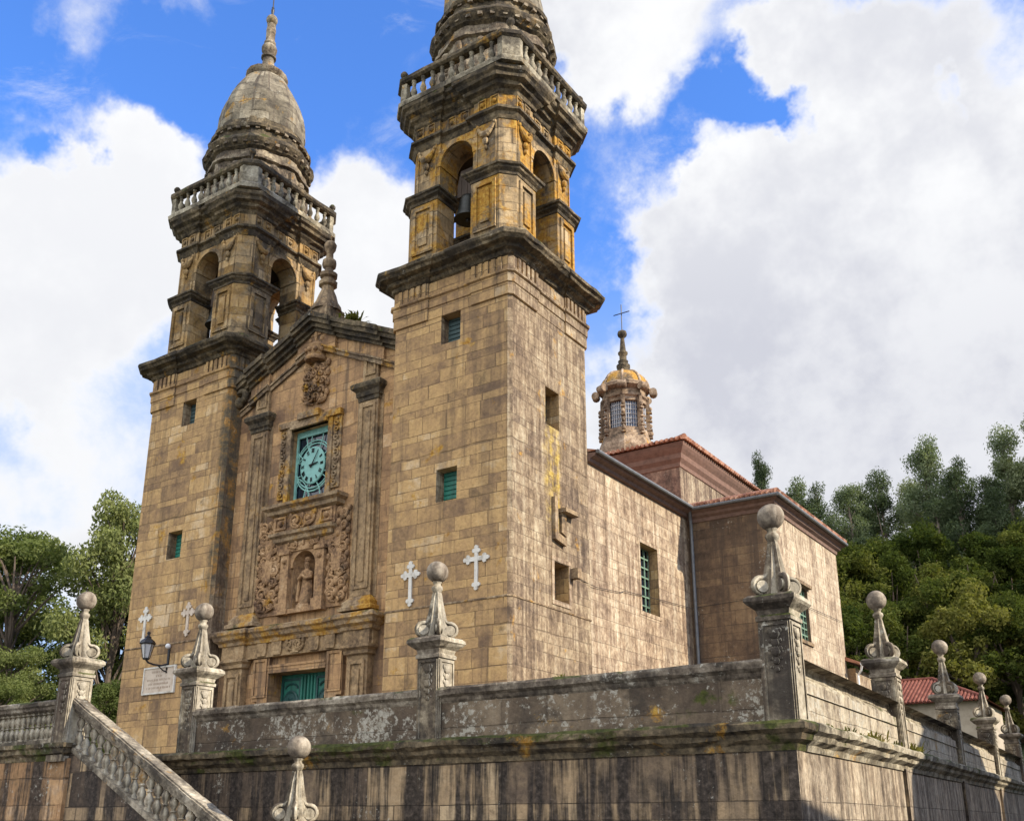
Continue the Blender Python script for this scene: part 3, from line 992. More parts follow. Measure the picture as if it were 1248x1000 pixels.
    b = B(); b.sphere((cx, cy, 37.14), .28, 18, 12)
    b.build('finial_ball', 'balus', T, og, smooth=80)
    b = B()
    b.tube([(cx, cy, 37.3), (cx, cy, 39.5)], .03, 8)
    b.tube([(cx-.42, cy, 38.75), (cx+.42, cy, 38.75)], .025, 8)
    b.sphere((cx, cy, 37.9), .07, 8, 6); b.lathe([(.05, 37.4), (.09, 37.75), (.02, 38.0)], 10, cx, cy)
    b.build('iron_cross', 'black', T, og)
    # window leaves and stone surrounds
    for z0, z1, xa, xb in ((14.7, 15.85, -.36, .46), (9.08, 10.2, -.42, .42)):
        b = B()
        b.box(cx+xa, cx+xb, cy-h+.42, cy-h+.46, z0, z1)
        for q in range(7):
            z = z0+(z1-z0)*(q+.5)/7
            b.box(cx+xa+.04, cx+xb-.04, cy-h+.385, cy-h+.42, z-.06, z+.055)
        b.build('window_shutter', 'louvre' if z0 > 12 else 'green', T)
    return T


def wipe(o):
    pass


tower = build_tower(-2.5)
tower2 = copy_tree(tower, church)
tower2.location.x -= 13.4438
TX2 = -2.5-13.4438


def tower_side_details():
    """things only the right-hand tower shows on its long side"""
    b = B()
    for (y0, y1, z0, z1) in ((2.1, 2.98, 11.9, 13.27), (2.5, 3.43, 6.0, 7.25)):
        b.box(-.56, -.52, y0, y1, z0, z1)
        for q in range(3):
            yy = y0+(y1-y0)*(q+1)/4
            b.box(-.52, -.49, yy-.02, yy+.02, z0, z1)
        for q in range(4):
            zz = z0+(z1-z0)*(q+.5)/4
            b.box(-.52, -.49, y0, y1, zz-.02, zz+.02)
    b.build('side_window', 'louvre', tower)
    b = B()
    frame(b, 2.36, 3.57, 5.84, 7.42, 0, .15, .03, 'x', 1)
    b.build('window_surround', 'nave', tower)
    # stone rain spout with its little hood
    b = B()
    b.prism([(2.42, 7.98), (3.12, 7.86), (3.16, 8.1), (2.62, 8.22), (2.6, 9.45), (2.42, 9.42)], 'x', -.02, .14)
    b.box(-.02, .3, 2.85, 3.72, 8.98, 9.12)
    b.prism([(2.9, 8.3), (3.2, 8.2), (3.2, 9.0), (2.9, 9.0)], 'x', -.02, .1)
    b.box(-.02, .32, 3.5, 3.74, 6.86, 7.2)
    b.build('rain_spout', 'trim', tower)


tower_side_details()


def facade():
    y = .7
    xl, xr = -13.6, -4.9
    b = B()
    holes = [(-10.4, -8.5, 10.55, 13.4), (-9.92, -8.78, 6.45, 8.57), (-10.68, -7.92, .6, 4.24)]
    b.wall('y', y, xl, xr, .3, 15.3, holes, .62, 1)
    # gable
    b.prism([(xl, 15.3), (xr, 15.3), (xr, 15.55), (FX, 17.6), (xl, 15.55)], 'y', y, y+.9)
    f = b.build('facade_wall', 'facade', church)
    s = (17.95-15.9)/(4.45)

    def rake(b, z_at_axis0, z_at_axis1, proud, x0=xl, x1=xr, d=.0, half=4.45):
        for sd in (-1, 1):
            n = 9
            xs = [FX+sd*(half*i/n) for i in range(n+1)]
            for i in range(n):
                xa, xb = sorted((xs[i], xs[i+1]))
                xa = max(xa, x0); xb = min(xb, x1)
                if xb <= xa:
                    continue
                # central and end ressauts stand further out
                m = abs((xa+xb)/2-FX)
                e = .14 if (m < .8 or 2.3 < m < 3.4) else 0
                j = [random.uniform(-.012, .012) for _ in range(4)]

                def zz(x, z): return z-abs(x-FX)*s
                b.prism([(xa, zz(xa, z_at_axis0)+j[0]), (xb, zz(xb, z_at_axis0)+j[1]), (xb, zz(xb, z_at_axis1)+j[2]), (xa, zz(xa, z_at_axis1)+j[3])], 'y', y-proud-e, y+.85)
    b = B(); rake(b, 16.55, 16.72, .1); rake(b, 16.72, 16.8, .16); b.build('gable_moulding', 'trim', f)
    b = B(); rake(b, 16.8, 17.3, .04); b.build('gable_frieze', 'facade', f)
    b = B(); rake(b, 17.28, 17.42, .16); rake(b, 17.42, 17.6, .3); rake(b, 17.6, 17.78, .46); rake(b, 17.78, 17.98, .54); b.build('gable_cornice', 'cornice', f)
    # scroll ends of the gable against the towers
    b = B()
    for sd in (-1, 1):
        xx = FX+sd*3.95
        if sd < 0:
            b.tube(spiral((xx+.05, y-.2, 15.55), .42, 1.3, 1.2, 1, 24, lift=.1), .13, 8)
            b.sphere((xx-.1, y-.25, 15.2), .2, 10, 8)
        else:
            b.tube(spiral((xx+.1, y-.15, 15.9), .34, 1.3, 1.2, -1, 24, lift=.1), .11, 8)
    b.build('gable_scroll', 'cornice', f, smooth=60)
    # pinnacle on the gable
    b = B()
    b.box(FX-.5, FX+.5, y-.25, y+.75, 17.6, 18.35)
    b.lathe([(.62, 18.3), (.66, 18.5), (.52, 18.7), (.42, 19.0), (.30, 19.25), (.28, 19.4), (.42, 19.46), (.44, 19.6), (.3, 19.66), (.28, 19.78), (.4, 19.84), (.42, 19.98), (.28, 20.05), (.2, 20.14), (.2, 20.22),
             (.30, 20.3), (.34, 20.45), (.3, 20.6), (.18, 20.68), (.16, 20.95), (.26, 21.1), (.30, 21.3), (.2, 21.45), (.05, 21.5)], 12, FX, y+.25, jit=.025)
    b.xf(lambda p: Vector((FX+(p.x-FX)*.86, y+.25+(p.y-y-.25)*.86, p.z)) if p.z > 18.4 else p)
    b.build('gable_pinnacle', 'trim', f, smooth=40)
    # coat of arms with crown
    b = B()
    relief(b, FX-.68, FX+.68, 14.3, 15.95, y-.04, rows=4, rnd=random.Random(11), thick=.07)
    b.prism([(FX-.42, 14.5), (FX+.42, 14.5), (FX+.5, 15.7), (FX, 15.95), (FX-.5, 15.7)], 'y', y-.14, y)
    b.sphere((FX, y-.1, 15.1), .3, 12, 8, 1, .4, 1.2)
    for i in range(6):
        t = 2*PI*i/6+.3
        b.tube(spiral((FX+.24*math.cos(t), y-.24, 15.12+.34*math.sin(t)), .14, 1.3, t, -1, 14, lift=.05), .04, 6)
    for i in range(10):
        t = 2*PI*i/10
        b.tube(spiral((FX+.45*math.cos(t), y-.16, 15.12+.6*math.sin(t)), .17, 1.2, t, 1, 14, lift=.06), .045, 6)
    b.build('coat_of_arms', 'relief', f, smooth=60)
    b = B()
    b.lathe([(.42, 16.02), (.46, 16.1), (.42, 16.2), (.36, 16.24), (.40, 16.5), (.44, 16.62), (.2, 16.8), (.1, 16.9)], 14, FX, y-.12)
    for i in range(5):
        t = PI+PI*(i+.5)/5
        b.sphere((FX+.4*math.cos(t), y-.12+.4*math.sin(t), 16.42), .1, 8, 6)
    b.box(FX-.07, FX+.07, y-.25, y, 16.8, 17.5); b.box(FX-.26, FX+.26, y-.22, y, 17.1, 17.24)
    for sd in (-1, 1):
        b.sphere((FX+sd*.3, y-.14, 16.95), .12, 8, 6); b.sphere((FX+sd*.26, y-.14, 17.4), .1, 8, 6)
    b.build('carved_crown', 'relief', f, smooth=50)
    # pilasters
    for x0, x1 in ((-6.98, -6.08), (-12.62, -11.72)):
        b = B()
        b.box(x0, x1, y-.14, y+.02, 6.55, 13.75)
        frame(b, x0+.1, x1-.1, 6.8, 13.6, y-.14, .1, .05)
        b.box(x0+.33, x1-.33, y-.18, y-.13, 7.05, 13.35)
        b.box(x0-.16, x1+.16, y-.02, y+.02, 6.5, 13.9)
        xm = (x0+x1)/2
        b.box(xm-.36, xm+.36, y-.12, y+.02, 14.48, 15.9)
        frame(b, xm-.26, xm+.26, 14.75, 15.55, y-.12, .09, .05)
        p = b.build('pilaster', 'trim_b', f)
        b = B()
        b.sweep([(x0, y), (x0, y-.14), (x1, y-.14), (x1, y)], [(-.02, 13.72), (.04, 13.76), (.05, 13.88), (.1, 13.92), (.12, 14.1), (.24, 14.22), (.26, 14.36), (.2, 14.44), (-.02, 14.52)], False, .4, .01)
        b.build('pilaster_capital', 'cornice', p)
        b = B()
        b.sweep([(x0, y), (x0, y-.14), (x1, y-.14), (x1, y)], [(-.02, 6.0), (.3, 6.02), (.3, 6.14), (.2, 6.2), (.2, 6.34), (.08, 6.46), (-.02, 6.56)], False, .4, .01)
        b.build('pilaster_base', 'mossy_b', p)
    # window with the clock ---------------------------------------------
    b = B()
    frame(b, -10.62, -8.28, 10.35, 13.62, y, .22, .14)
    b.box(-11.05, -7.85, y-.2, y, 13.55, 13.78); b.box(-10.0, -8.9, y-.3, y, 13.72, 13.98)
    b.box(-10.4, -8.5, y-.26, y, 13.4, 13.56)
    for x0, x1 in ((-11.02, -10.62), (-8.28, -7.88)):
        b.box(x0, x1, y-.08, y, 10.75, 13.56)
        rr = random.Random(4)
        for q in range(9):
            b.tube(spiral(((x0+x1)/2, y-.1, 10.95+q*.29), .15, 1.2, rr.uniform(0, 6), rr.choice((1, -1)), 14, lift=.04), .035, 6)
    b.build('window_surround', 'trim_o', f)
    cw = B(); cw.box(-10.4, -8.5, y+.3, y+.34, 10.55, 13.4)
    cwo = cw.build('clock_window', 'glass', church)
    b = B()
    yy = y+.24
    frame(b, -10.4, -8.5, 10.55, 13.4, yy, .09, .06); b.box(-10.31, -8.59, yy-.05, yy+.03, 13.16, 13.31)
    cz, cx = 11.95, -9.5
    EX = lambda p: Vector((cx+(p.x-cx)*.73, p.y, cz+(p.z-cz)*.86))
    for rr in (.88, 1.0):
        b.tube([(cx+rr*math.cos(t)*(.93 if rr > .95 else 1), yy, cz+rr*math.sin(t)) for t in np.linspace(0, 2*PI, 41)], .028, 6, False)
    for q, (zc0, sg) in enumerate(((13.15, -1), (10.64, 1))):
        for k in range(5):
            xo = cx-1.15+k*.575
            b.tube([(max(-10.38, min(-8.52, xo+1.0*math.cos(t))), yy-.01, max(10.62, min(13.16, zc0+sg*1.0*math.sin(t)))) for t in np.linspace(0, PI, 19)], .022, 5)
    b.build('grille', 'greenlight', cwo)
    b = B()
    b.lathe([(.84, 0), (.86, .02), (.86, .06), (.8, .08)], 40)
    b.xf(lambda p: Vector((cx+p.x, yy-.0-p.z, cz+p.y)))
    b.xf(EX)
    b.build('clock_dial', 'dial', cwo)
    b = B()
    rom = {1: 'I', 2: 'II', 3: 'III', 4: 'IIII', 5: 'V', 6: 'VI', 7: 'VII', 8: 'VIII', 9: 'IX', 10: 'X', 11: 'XI', 12: 'XII'}
    for hnum, txt in rom.items():
        t = PI/2-hnum*PI/6
        wtot = sum({'I': .045, 'V': .1, 'X': .1}[c] for c in txt)
        u = -wtot/2
        for ch in txt:
            w = {'I': .045, 'V': .1, 'X': .1}[ch]
            segs = {'I': [((.5, -1), (.5, 1))], 'V': [((.1, 1), (.5, -1)), ((.5, -1), (.9, 1))], 'X': [((.1, -1), (.9, 1)), ((.1, 1), (.9, -1))]}[ch]
            for (a0, b0), (a1, b1) in segs:
                P = []
                for aa, bb_ in ((a0, b0), (a1, b1)):
                    lu = u+aa*w; lr = .67+bb_*.095
                    P.append((cx+lr*math.cos(t)+lu*math.sin(t), yy-.09, cz+lr*math.sin(t)-lu*math.cos(t)))
                b.tube(P, .017, 4)
            u += w
    b.xf(EX)
    b.build('hour_numerals', 'black', cwo)
    for ang, ln, w in ((R(56), .68, .022), (R(8), .44, .034)):
        b = B()
        b.tube([(cx-.14*math.cos(ang), yy-.12, cz-.14*math.sin(ang)), (cx+ln*math.cos(ang), yy-.12, cz+ln*math.sin(ang))], [w*1.4, w*.6], 6)
        b.xf(EX)
        b.build('clock_hand', 'black', cwo)
    # niche and its carved surround ------------------------------------------
    b = B()
    b.sweep([(-11.0, y+.02), (-11.0, y-.3), (-7.7, y-.3), (-7.7, y+.02)], [(-.05, 10.0), (.1, 10.06), (.12, 10.2), (.26, 10.28), (.28, 10.4), (-.1, 10.5)], False, .4, .01)
    b.sweep([(-10.75, y+.02), (-10.75, y-.24), (-7.95, y-.24), (-7.95, y+.02)], [(-.05, 8.95), (.05, 9.0), (.07, 9.14), (.18, 9.2), (.2, 9.32), (-.1, 9.4)], False, .4, .01)
    b.build('niche_cornice', 'trim_o', f)
    b = B()
    b.box(-10.9, -7.8, y-.24, y, 9.36, 10.04)
    for u in (-10.5, -8.2):
        frame(b, u-.3, u+.3, 9.46, 9.96, y-.24, .08, .06); b.sphere((u, y-.26, 9.7), .12, 8, 6)
    relief(b, -10.05, -8.65, 9.42, 9.98, y-.26, rows=1, rnd=random.Random(5), thick=.05)
    b.box(-10.7, -8.0, y-.16, y, 8.6, 8.96)
    relief(b, -10.2, -8.5, 8.66, 8.92, y-.16, rows=1, rnd=random.Random(6), thick=.035)
    # arch of the niche
    r, zs, nx = .57, 8.0, -9.35
    poly = [(nx-.95, zs), (nx-.95, 8.62), (nx+.95, 8.62), (nx+.95, zs), (nx+r, zs)]+[(nx+r*math.cos(t), zs+r*math.sin(t)) for t in np.linspace(0, PI, 17)[1:-1]]+[(nx-r, zs)]
    b.prism(poly, 'y', y-.1, y+.01)
    for sd in (-1, 1):
        u = nx+sd*.87
        b.box(u-.2, u+.2, y-.2, y, 6.7, 8.62)
        b.box(u-.26, u+.26, y-.26, y, 6.45, 6.72); b.box(u-.32, u+.32, y-.3, y, 6.28, 6.46)
        b.box(u-.25, u+.25, y-.26, y, 8.5, 8.64)
        b.sphere((u, y-.22, 8.25), .1, 8, 6)
    b.box(nx-.6, nx+.6, y-.22, y, 6.3, 6.46)
    b.build('statue_niche', 'relief', f)
    b = B()
    # shell of the niche: half cylinder with half dome behind the wall plane
    n = 14
    vs = []; fs = []
    zl = [6.45, 7.2, 8.0]+[8.0+r*math.sin(t) for t in np.linspace(.2, PI/2-.02, 6)]
    rl = [r, r, r]+[r*math.cos(t) for t in np.linspace(.2, PI/2-.02, 6)]
    for z, q in zip(zl, rl):
        for i in range(n+1):
            t = PI*i/n
            vs.append((nx+q*math.cos(t), y+.0+q*math.sin(t)*.95, z))
    for k in range(len(zl)-1):
        for i in range(n):
            fs.append((k*(n+1)+i, k*(n+1)+i+1, (k+1)*(n+1)+i+1, (k+1)*(n+1)+i))
    b.add(vs, fs)
    b.build('niche_shell', 'relief', f, smooth=60)
    for k, (x0, x1) in enumerate(((-11.75, -10.52), (-8.18, -6.95+.0))):
        x1 = min(x1, -7.2)
        b = B()
        b.prism([(x0, 6.35), (x1, 6.35), (x1+.04, 7.4), (x1-.06, 9.0), (x1+.02, 9.9), (x0-.02, 9.9), (x0+.06, 9.0), (x0-.04, 7.4)], 'y', y-.07, y)
        relief(b, x0, x1, 6.5, 9.9, y-.08, rows=8, rnd=random.Random(20+k), thick=.06)
        xm = (x0+x1)/2
        b.prism([(xm-.2, 7.6), (xm+.2, 7.6), (xm+.26, 8.3), (xm, 8.45), (xm-.26, 8.3)], 'y', y-.2, y)
        b.prism([(xm-.12, 8.5), (xm+.12, 8.5), (xm+.2, 9.2), (xm-.2, 9.2)], 'y', y-.17, y)
        b.build('carved_panel', 'relief', f, smooth=50)
    # portal -----------------------------------------------------------------
    b = B()
    plan = [(-13.05, y+.02), (-13.05, y-.42), (-11.75, y-.42), (-11.75, y-.3), (-7.0, y-.3), (-7.0, y-.42), (-5.7, y-.42), (-5.7, y+.02)]
    b.sweep(plan, [(-.1, 5.3), (.04, 5.34), (.06, 5.46), (.18, 5.54), (.22, 5.66), (.3, 5.72), (.3, 5.84), (.2, 5.9), (-.2, 6.02)], False, .35, .012)
    b.build('portal_cornice', 'mossy_b', f)
    b = B()
    b.box(-13.0, -5.75, y-.26, y, 4.82, 5.34)
    for x0 in (-12.95, -6.95):
        b.box(x0, x0+1.15, y-.4, y, 4.86, 5.33)
        b.sweep([(x0+.1, y), (x0+.1, y-.34), (x0+1.05, y-.34), (x0+1.05, y)], [(-.02, 4.5), (.06, 4.54), (.08, 4.66), (.18, 4.74), (.18, 4.84), (-.02, 4.88)], False, .4, .008)
        b.box(x0+.12, x0+1.03, y-.3, y, .6, 4.52)
        frame(b, x0+.22, x0+.93, 1.6, 4.32, y-.3, .11, .06)
        b.box(x0+.44, x0+.71, y-.35, y-.29, 1.9, 4.05)
    for xm in (-10.2, -9.3, -8.4, -10.95, -7.65):
        w = .24
        b.box(xm-w, xm+w, y-.34, y-.2, 5.02, 5.32); b.prism([(xm-w*.8, 4.86), (xm+w*.8, 4.86), (xm+w, 5.03), (xm-w, 5.03)], 'y', y-.33, y-.2)
    relief(b, -9.75, -8.85, 4.92, 5.3, y-.3, rows=1, rnd=random.Random(8), thick=.04)
    b.build('portal_entablature', 'trim_b', f)
    b = B()
    b.box(-10.7, -7.9, y-.2, y, 4.24, 4.52); b.box(-11.45, -10.68, y-.16, y, 3.3, 4.82); b.box(-7.92, -7.15, y-.16, y, 3.3, 4.82)
    b.box(-11.2, -10.68, y-.16, y, .6, 3.3); b.box(-7.92, -7.4, y-.16, y, .6, 3.3)
    frame(b, -11.43, -10.75, 3.42, 4.78, y-.16, .09, .05); frame(b, -7.85, -7.17, 3.42, 4.78, y-.16, .09, .05)
    b.box(-10.68, -7.92, y-.23, y-.19, 4.44, 4.52)
    b.build('door_frame', 'facade', f)
    d = B(); d.box(-10.68, -7.92, y+.5, y+.56, .6, 4.24)
    do = d.build('church_door', 'green', church)
    b = B()
    yd = y+.5
    for sd in (-1, 1):
        xm = -9.3+sd*.84
        frame(b, xm-.46, xm+.46, 1.2, 4.1, yd, .07, .05)
        b.lathe([(.36, 0), (.38, .04), (.33, .07), (.28, .04)], 28)
        k = len(b.v)-28*4
        for i in range(k, len(b.v)):
            p = b.v[i]; b.v[i] = (xm+p[0], yd-p[2], 3.22+p[1]*1.25)
        # monogram inside the medallion
        b.tube([(xm-.12, yd-.06, 3.05), (xm-.06, yd-.06, 3.4), (xm, yd-.06, 3.1), (xm+.06, yd-.06, 3.4), (xm+.12, yd-.06, 3.05)], .025, 6)
        b.tube([(xm+.3*math.cos(t), yd-.03, 3.75+.16*math.sin(t)) for t in np.linspace(0, PI, 9)], .035, 6)
    b.build('door_panels', 'greendark', do)
    b = B()
    for q in range(5):
        xx = -9.3+(q-2)*.16
        b.tube([(xx, yd-.03, .7), (xx, yd-.03, 4.15)], .05, 8)
    b.build('door_mullion', 'green', do)
    return f


MT['mossy_b'] = stone('ochre_ledge', TRIM, None, ochre=1.0, grime=.3, moss=.25, bump=.8, seed=30)
MT['trim_o'] = stone('ochre_lichened_trim', TRIM, None, ochre=.8, grime=.3, streak=.3, bump=.9, seed=31)
MT['trim_b'] = stone('brown_carved_stone', [(.10, .068, .04), (.18, .122, .07), (.26, .178, .095), (.33, .225, .12), (.39, .29, .17)], None, ochre=.1, grime=.25, streak=.3, bump=.7, seed=32)
fac = facade()


def body():
    # nave side wall ------------------------------------------------------------
    b = B()
    b.wall('x', -.12, 4.95, 13.65, .3, 11.7, [(9.0, 10.5, 6.75, 9.4)], .75, -1)
    nv = b.build('nave_wall', 'nave', church)
    b = B()
    b.wall('x', -18.3, 4.95, 13.65, .3, 11.7, (), .5, 1)
    b.build('nave_wall', 'nave', church)
    b = B()
    frame(b, 8.86, 10.64, 6.6, 9.55, -.12, .14, .02, 'x', 1)
    b.build('window_surround', 'nave', nv)
    lattice('window_lattice', nv, 'x', -.12-.4, 9.0, 10.5, 6.75, 9.4, 4, 7)
    # eave and gutter
    b = B()
    b.prism([(-.12, 11.42), (.02, 11.45), (.06, 11.55), (.24, 11.62), (.3, 11.72), (-.4, 11.8)], 'y', 5.0, 13.6)
    b.build('nave_eave', 'eave', nv)
    b = B()
    b.tube([(.36, 5.0, 11.75), (.36, 13.2, 11.75)], .075, 8)
    b.build('gutter', 'zinc', nv)
    b = B()
    b.prism([(.36, 11.8), (-9.22, 14.7), (-18.8, 11.8)], 'y', 5.0, 20.6)
    b.build('nave_roof', 'tiles', church)
    # transept ------------------------------------------------------------------
    yT, xT, yB = 13.6, 3.56, 22.2
    b = B()
    b.wall('y', yT, -.2, xT, .3, 11.6, (), .5, 1)
    b.wall('x', xT, yT, yB, .3, 11.6, [(15.85, 17.3, 6.35, 8.6)], .6, -1)
    b.wall('y', yB, -12, xT, .3, 11.6, (), .5, -1)
    tr = b.build('transept_wall', 'transept', church)
    b = B()
    b.box(xT-.02, xT+.16, 15.6, 17.55, 8.66, 8.8)
    b.build('window_hood', 'trim', tr)
    b = B(); b.box(xT-.02, xT+.07, 15.68, 17.45, 6.2, 6.34)
    b.build('window_sill', 'trim', tr)
    lattice('window_lattice', tr, 'x', xT-.16, 15.85, 17.3, 6.35, 8.6, 4, 8)
    b = B()
    pl = [(-.1, yT), (xT, yT), (xT, yB), (-4, yB)]
    b.sweep(pl, [(-.02, 11.2), (.05, 11.22), (.07, 11.36), (.2, 11.45), (.24, 11.55), (.38, 11.62), (.4, 11.7), (-.1, 11.8)], False, 1.0, .004)
    b.build('transept_eave', 'eave', tr)
    b = B()
    b.tube([(.36, yT-.46, 11.72), (xT+.46, yT-.46, 11.72)], .075, 8)
    b.tube([(xT+.46, yT-.5, 11.72), (xT+.46, yB+.4, 11.72)], .075, 8)
    b.build('gutter', 'zinc', tr)
    b = B()
    b.tube([(.2, yT-.42, 11.7), (.12, yT-.2, 11.3), (.1, yT-.12, 11.0), (.1, yT-.12, .7)], .07, 10)
    b.build('downpipe', 'zinc', tr)
    # tiled roof: rows of half-round tiles down both visible slopes
    b = B()
    e = .42
    hip0 = Vector((xT+e, yT-e, 11.8)); hip1 = Vector((-3.4, 20.8, 14.35))
    L0 = Vector((-.4, yT-e, 11.8)); R0 = Vector((xT+e, yB+e, 11.8)); R1 = Vector((-3.4, 22.6, 14.35))
    L1 = Vector((-3.6, 20.8, 14.33))
    b.add([L0, hip0, hip1, L1], [(0, 1, 2, 3)])
    b.add([hip0, R0, R1, hip1], [(0, 1, 2, 3)])
    b.add([Vector((-9.2, yT-e, 11.82+2.4)), L0, L1, Vector((-9.2, 20.8, 14.6))], [(0, 1, 2, 3)])
    for i in range(20):
        t = (i+.5)/20
        p0 = L0.lerp(hip0, t); 
        p1 = L1.lerp(hip1, t)
        b.tube([p0+Vector((0, -.05, .03)), p1+Vector((0, 0, .03))], .1, 8)
    for i in range(38):
        t = (i+.5)/38
        p0 = hip0.lerp(R0, t); p1 = hip1.lerp(R1, t)
        b.tube([p0+Vector((.05, 0, .03)), p1+Vector((0, 0, .03))], .1, 8)
    b.tube([hip0+Vector((0, 0, .06)), hip1+Vector((0, 0, .06))], .13, 8)
    b.build('transept_roof', 'tiles', church)
    # crossing block with hipped roof and lantern ---------------------------------
    x0, x1, y0, y1 = -15.05, -3.4, 20.6, 30.2
    b = B()
    b.wall('y', y0, x0, x1, 11.0, 17.0, (), .4, 1); b.wall('x', x1, y0, y1, 11.0, 17.0, (), .4, -1)
    b.wall('y', y1, x0, x1, 11.0, 17.0, (), .4, -1); b.wall('x', x0, y0, y1, 11.0, 17.0, (), .4, 1)
    ck = b.build('crossing_block', 'block', church)
    b = B()
    b.sweep([(x0, y0), (x1, y0), (x1, y1), (x0, y1)], [(-.02, 16.5), (.05, 16.55), (.06, 16.75), (.2, 16.95), (.22, 17.2), (.36, 17.4), (.44, 17.55), (.48, 17.72), (-.1, 17.8)], True, 1.5, .004)
    b.build('block_cornice', 'eavered', ck)
    b = B()
    e = .6
    zc, za = 17.82, 19.0
    a0, a1, a2, a3 = Vector((x0-e, y0-e, zc)), Vector((x1+e, y0-e, zc)), Vector((x1+e, y1+e, zc)), Vector((x0-e, y1+e, zc))
    k0, k1, k2, k3 = Vector((-11.4, 24.2, za)), Vector((-7.1, 24.2, za)), Vector((-7.1, 28.2, za)), Vector((-11.4, 28.2, za))
    b.add([a0, a1, a2, a3, k0, k1, k2, k3], [(0, 1, 5, 4), (1, 2, 6, 5), (2, 3, 7, 6), (3, 0, 4, 7), (4, 5, 6, 7), (3, 2, 1, 0)])
    for p, q, r_, s_, n in ((a0, a1, k0, k1, 46), (a1, a2, k1, k2, 40)):
        for i in range(n):
            t = (i+.5)/n
            u0 = p.lerp(q, t); u1 = r_.lerp(s_, t)
            b.tube([u0+Vector((0, 0, .04))+(u0-u1).normalized()*.08, u1+Vector((0, 0, .04))], .1, 8)
    b.tube([a1+Vector((0, 0, .08)), k1+Vector((0, 0, .08))], .14, 8); b.tube([a0+Vector((0, 0, .08)), k0+Vector((0, 0, .08))], .14, 8)
    b.build('block_roof', 'tiles', ck)
    # lantern -----------------------------------------------------------------------
    lx, ly = AX, 26.2
    r = 1.36
    b = B()
    ph = PI/8
    oc = lambda rr, z: [(lx+rr*math.cos(ph+i*PI/4), ly+rr*math.sin(ph+i*PI/4), z) for i in range(8)]
    b.lathe([(r+.45, 19.4), (r+.4, 20.2), (r+.12, 20.9), (r, 21.3), (r-.02, 21.45)], 8, lx, ly, ph)
    b.lathe([(r-.4, 21.4), (r-.4, 23.3)], 8, lx, ly, ph)
    b.lathe([(r, 23.15), (r, 23.35), (r+.12, 23.45), (r+.12, 23.6), (r, 23.66), (r, 23.9), (r+.14, 24.0), (r+.3, 24.1), (r+.3, 24.22), (r+.1, 24.3)], 8, lx, ly, ph)
    ln = None
    for i in range(8):
        t = ph+i*PI/4
        c, s = math.cos(t), math.sin(t)
        # corner buttress with stacked scrolls
        bb = B()
        bb.box(-.12, .12, -.11, .11, 21.2, 23.4)
        for z, q in ((21.3, .16), (21.8, .12), (22.35, .12), (22.9, .13)):
            bb.sphere((.14, 0, z), q, 8, 6, 1, .8, 1.2)
        for z in (21.0, 21.5, 22.05, 22.6):
            bb.box(-.1, .25, -.13, .13, z, z+.09)
        bb.tube([(.38+.17*math.cos(a), .18, 23.95+.2*math.sin(a)) for a in np.linspace(0, 2*PI, 13)], .09, 6, False)
        bb.tube([(.38, -.26, 23.95), (.38, .26, 23.95)], .24, 12)
        b.add([(lx+(r+p[0])*c-p[1]*s, ly+(r+p[0])*s+p[1]*c, p[2]) for p in bb.v], bb.f)
    # sill and head of every light
    ln = b.build('lantern', 'lantern', church, smooth=35)
    b = B()
    b.lathe([(r-.22, 21.42), (r-.22, 23.2)], 8, lx, ly, ph)
    b.build('lantern_glass', 'lanternglass', ln)
    b = B()
    for i in range(8):
        t0 = ph+i*PI/4; t1 = t0+PI/4
        p0 = Vector((lx+(r-.18)*math.cos(t0), ly+(r-.18)*math.sin(t0), 0)); p1 = Vector((lx+(r-.18)*math.cos(t1), ly+(r-.18)*math.sin(t1), 0))
        for q in range(1, 6):
            p = p0.lerp(p1, q/6)
            b.tube([(p.x, p.y, 21.42), (p.x, p.y, 23.2)], .022, 5)
        for q in range(7):
            z = 21.45+q*.29
            b.tube([(p0.x, p0.y, z), (p1.x, p1.y, z)], .022, 5)
    b.build('lantern_lattice', 'paleframe', ln)
    b = B()
    b.lathe([(1.46, 24.2), (1.44, 24.43), (1.35, 24.7), (1.19, 24.95), (.95, 25.18), (.65, 25.34), (.32, 25.42), (.28, 25.44)], 24, lx, ly, ph)
    b.build('lantern_dome', 'lanterndome', ln, smooth=60)
    b = B()
    for i in range(8):
        t = ph+i*PI/4
        b.tube([(lx+rr*math.cos(t), ly+rr*math.sin(t), z) for rr, z in ((1.48, 24.22), (1.46, 24.44), (1.37, 24.71), (1.21, 24.96), (.97, 25.19), (.67, 25.35), (.33, 25.44))], .08, 8)
    b.lathe([(1.53, 24.18), (1.57, 24.28), (1.5, 24.36)], 24, lx, ly)
    b.build('lantern_rib', 'lantern', ln, smooth=60)
    b = B()
    b.lathe([(.36, 25.3), (.38, 25.62), (.42, 25.78), (.42, 25.92), (.28, 26.02), (.32, 26.2), (.22, 26.28), (.22, 26.6), (.3, 26.68), (.3, 26.8), (.2, 26.88), (.16, 27.3), (.12, 27.75), (.14, 27.8), (.27, 27.92), (.30, 28.06), (.26, 28.22), (.1, 28.32)], 12, lx, ly)
    b.build('lantern_finial', 'cornice', ln, smooth=45)
    b = B()
    b.tube([(lx, ly, 28.2), (lx, ly, 30.1)], .035, 6); b.tube([(lx-.55, ly, 29.5), (lx+.55, ly, 29.5)], .03, 6)
    b.build('iron_cross', 'black', ln)
    # low annexe behind the transept
    b = B()
    b.wall('y', 22.3, xT-.1, 3.9, .3, 5.9, (), .3, 1); b.wall('x', 3.9, 22.3, 25, .3, 5.9, (), .3, -1); b.wall('y', 25, -3, 3.9, .3, 5.9, (), .3, -1)
    an = b.build('annexe_wall', 'nave', church)
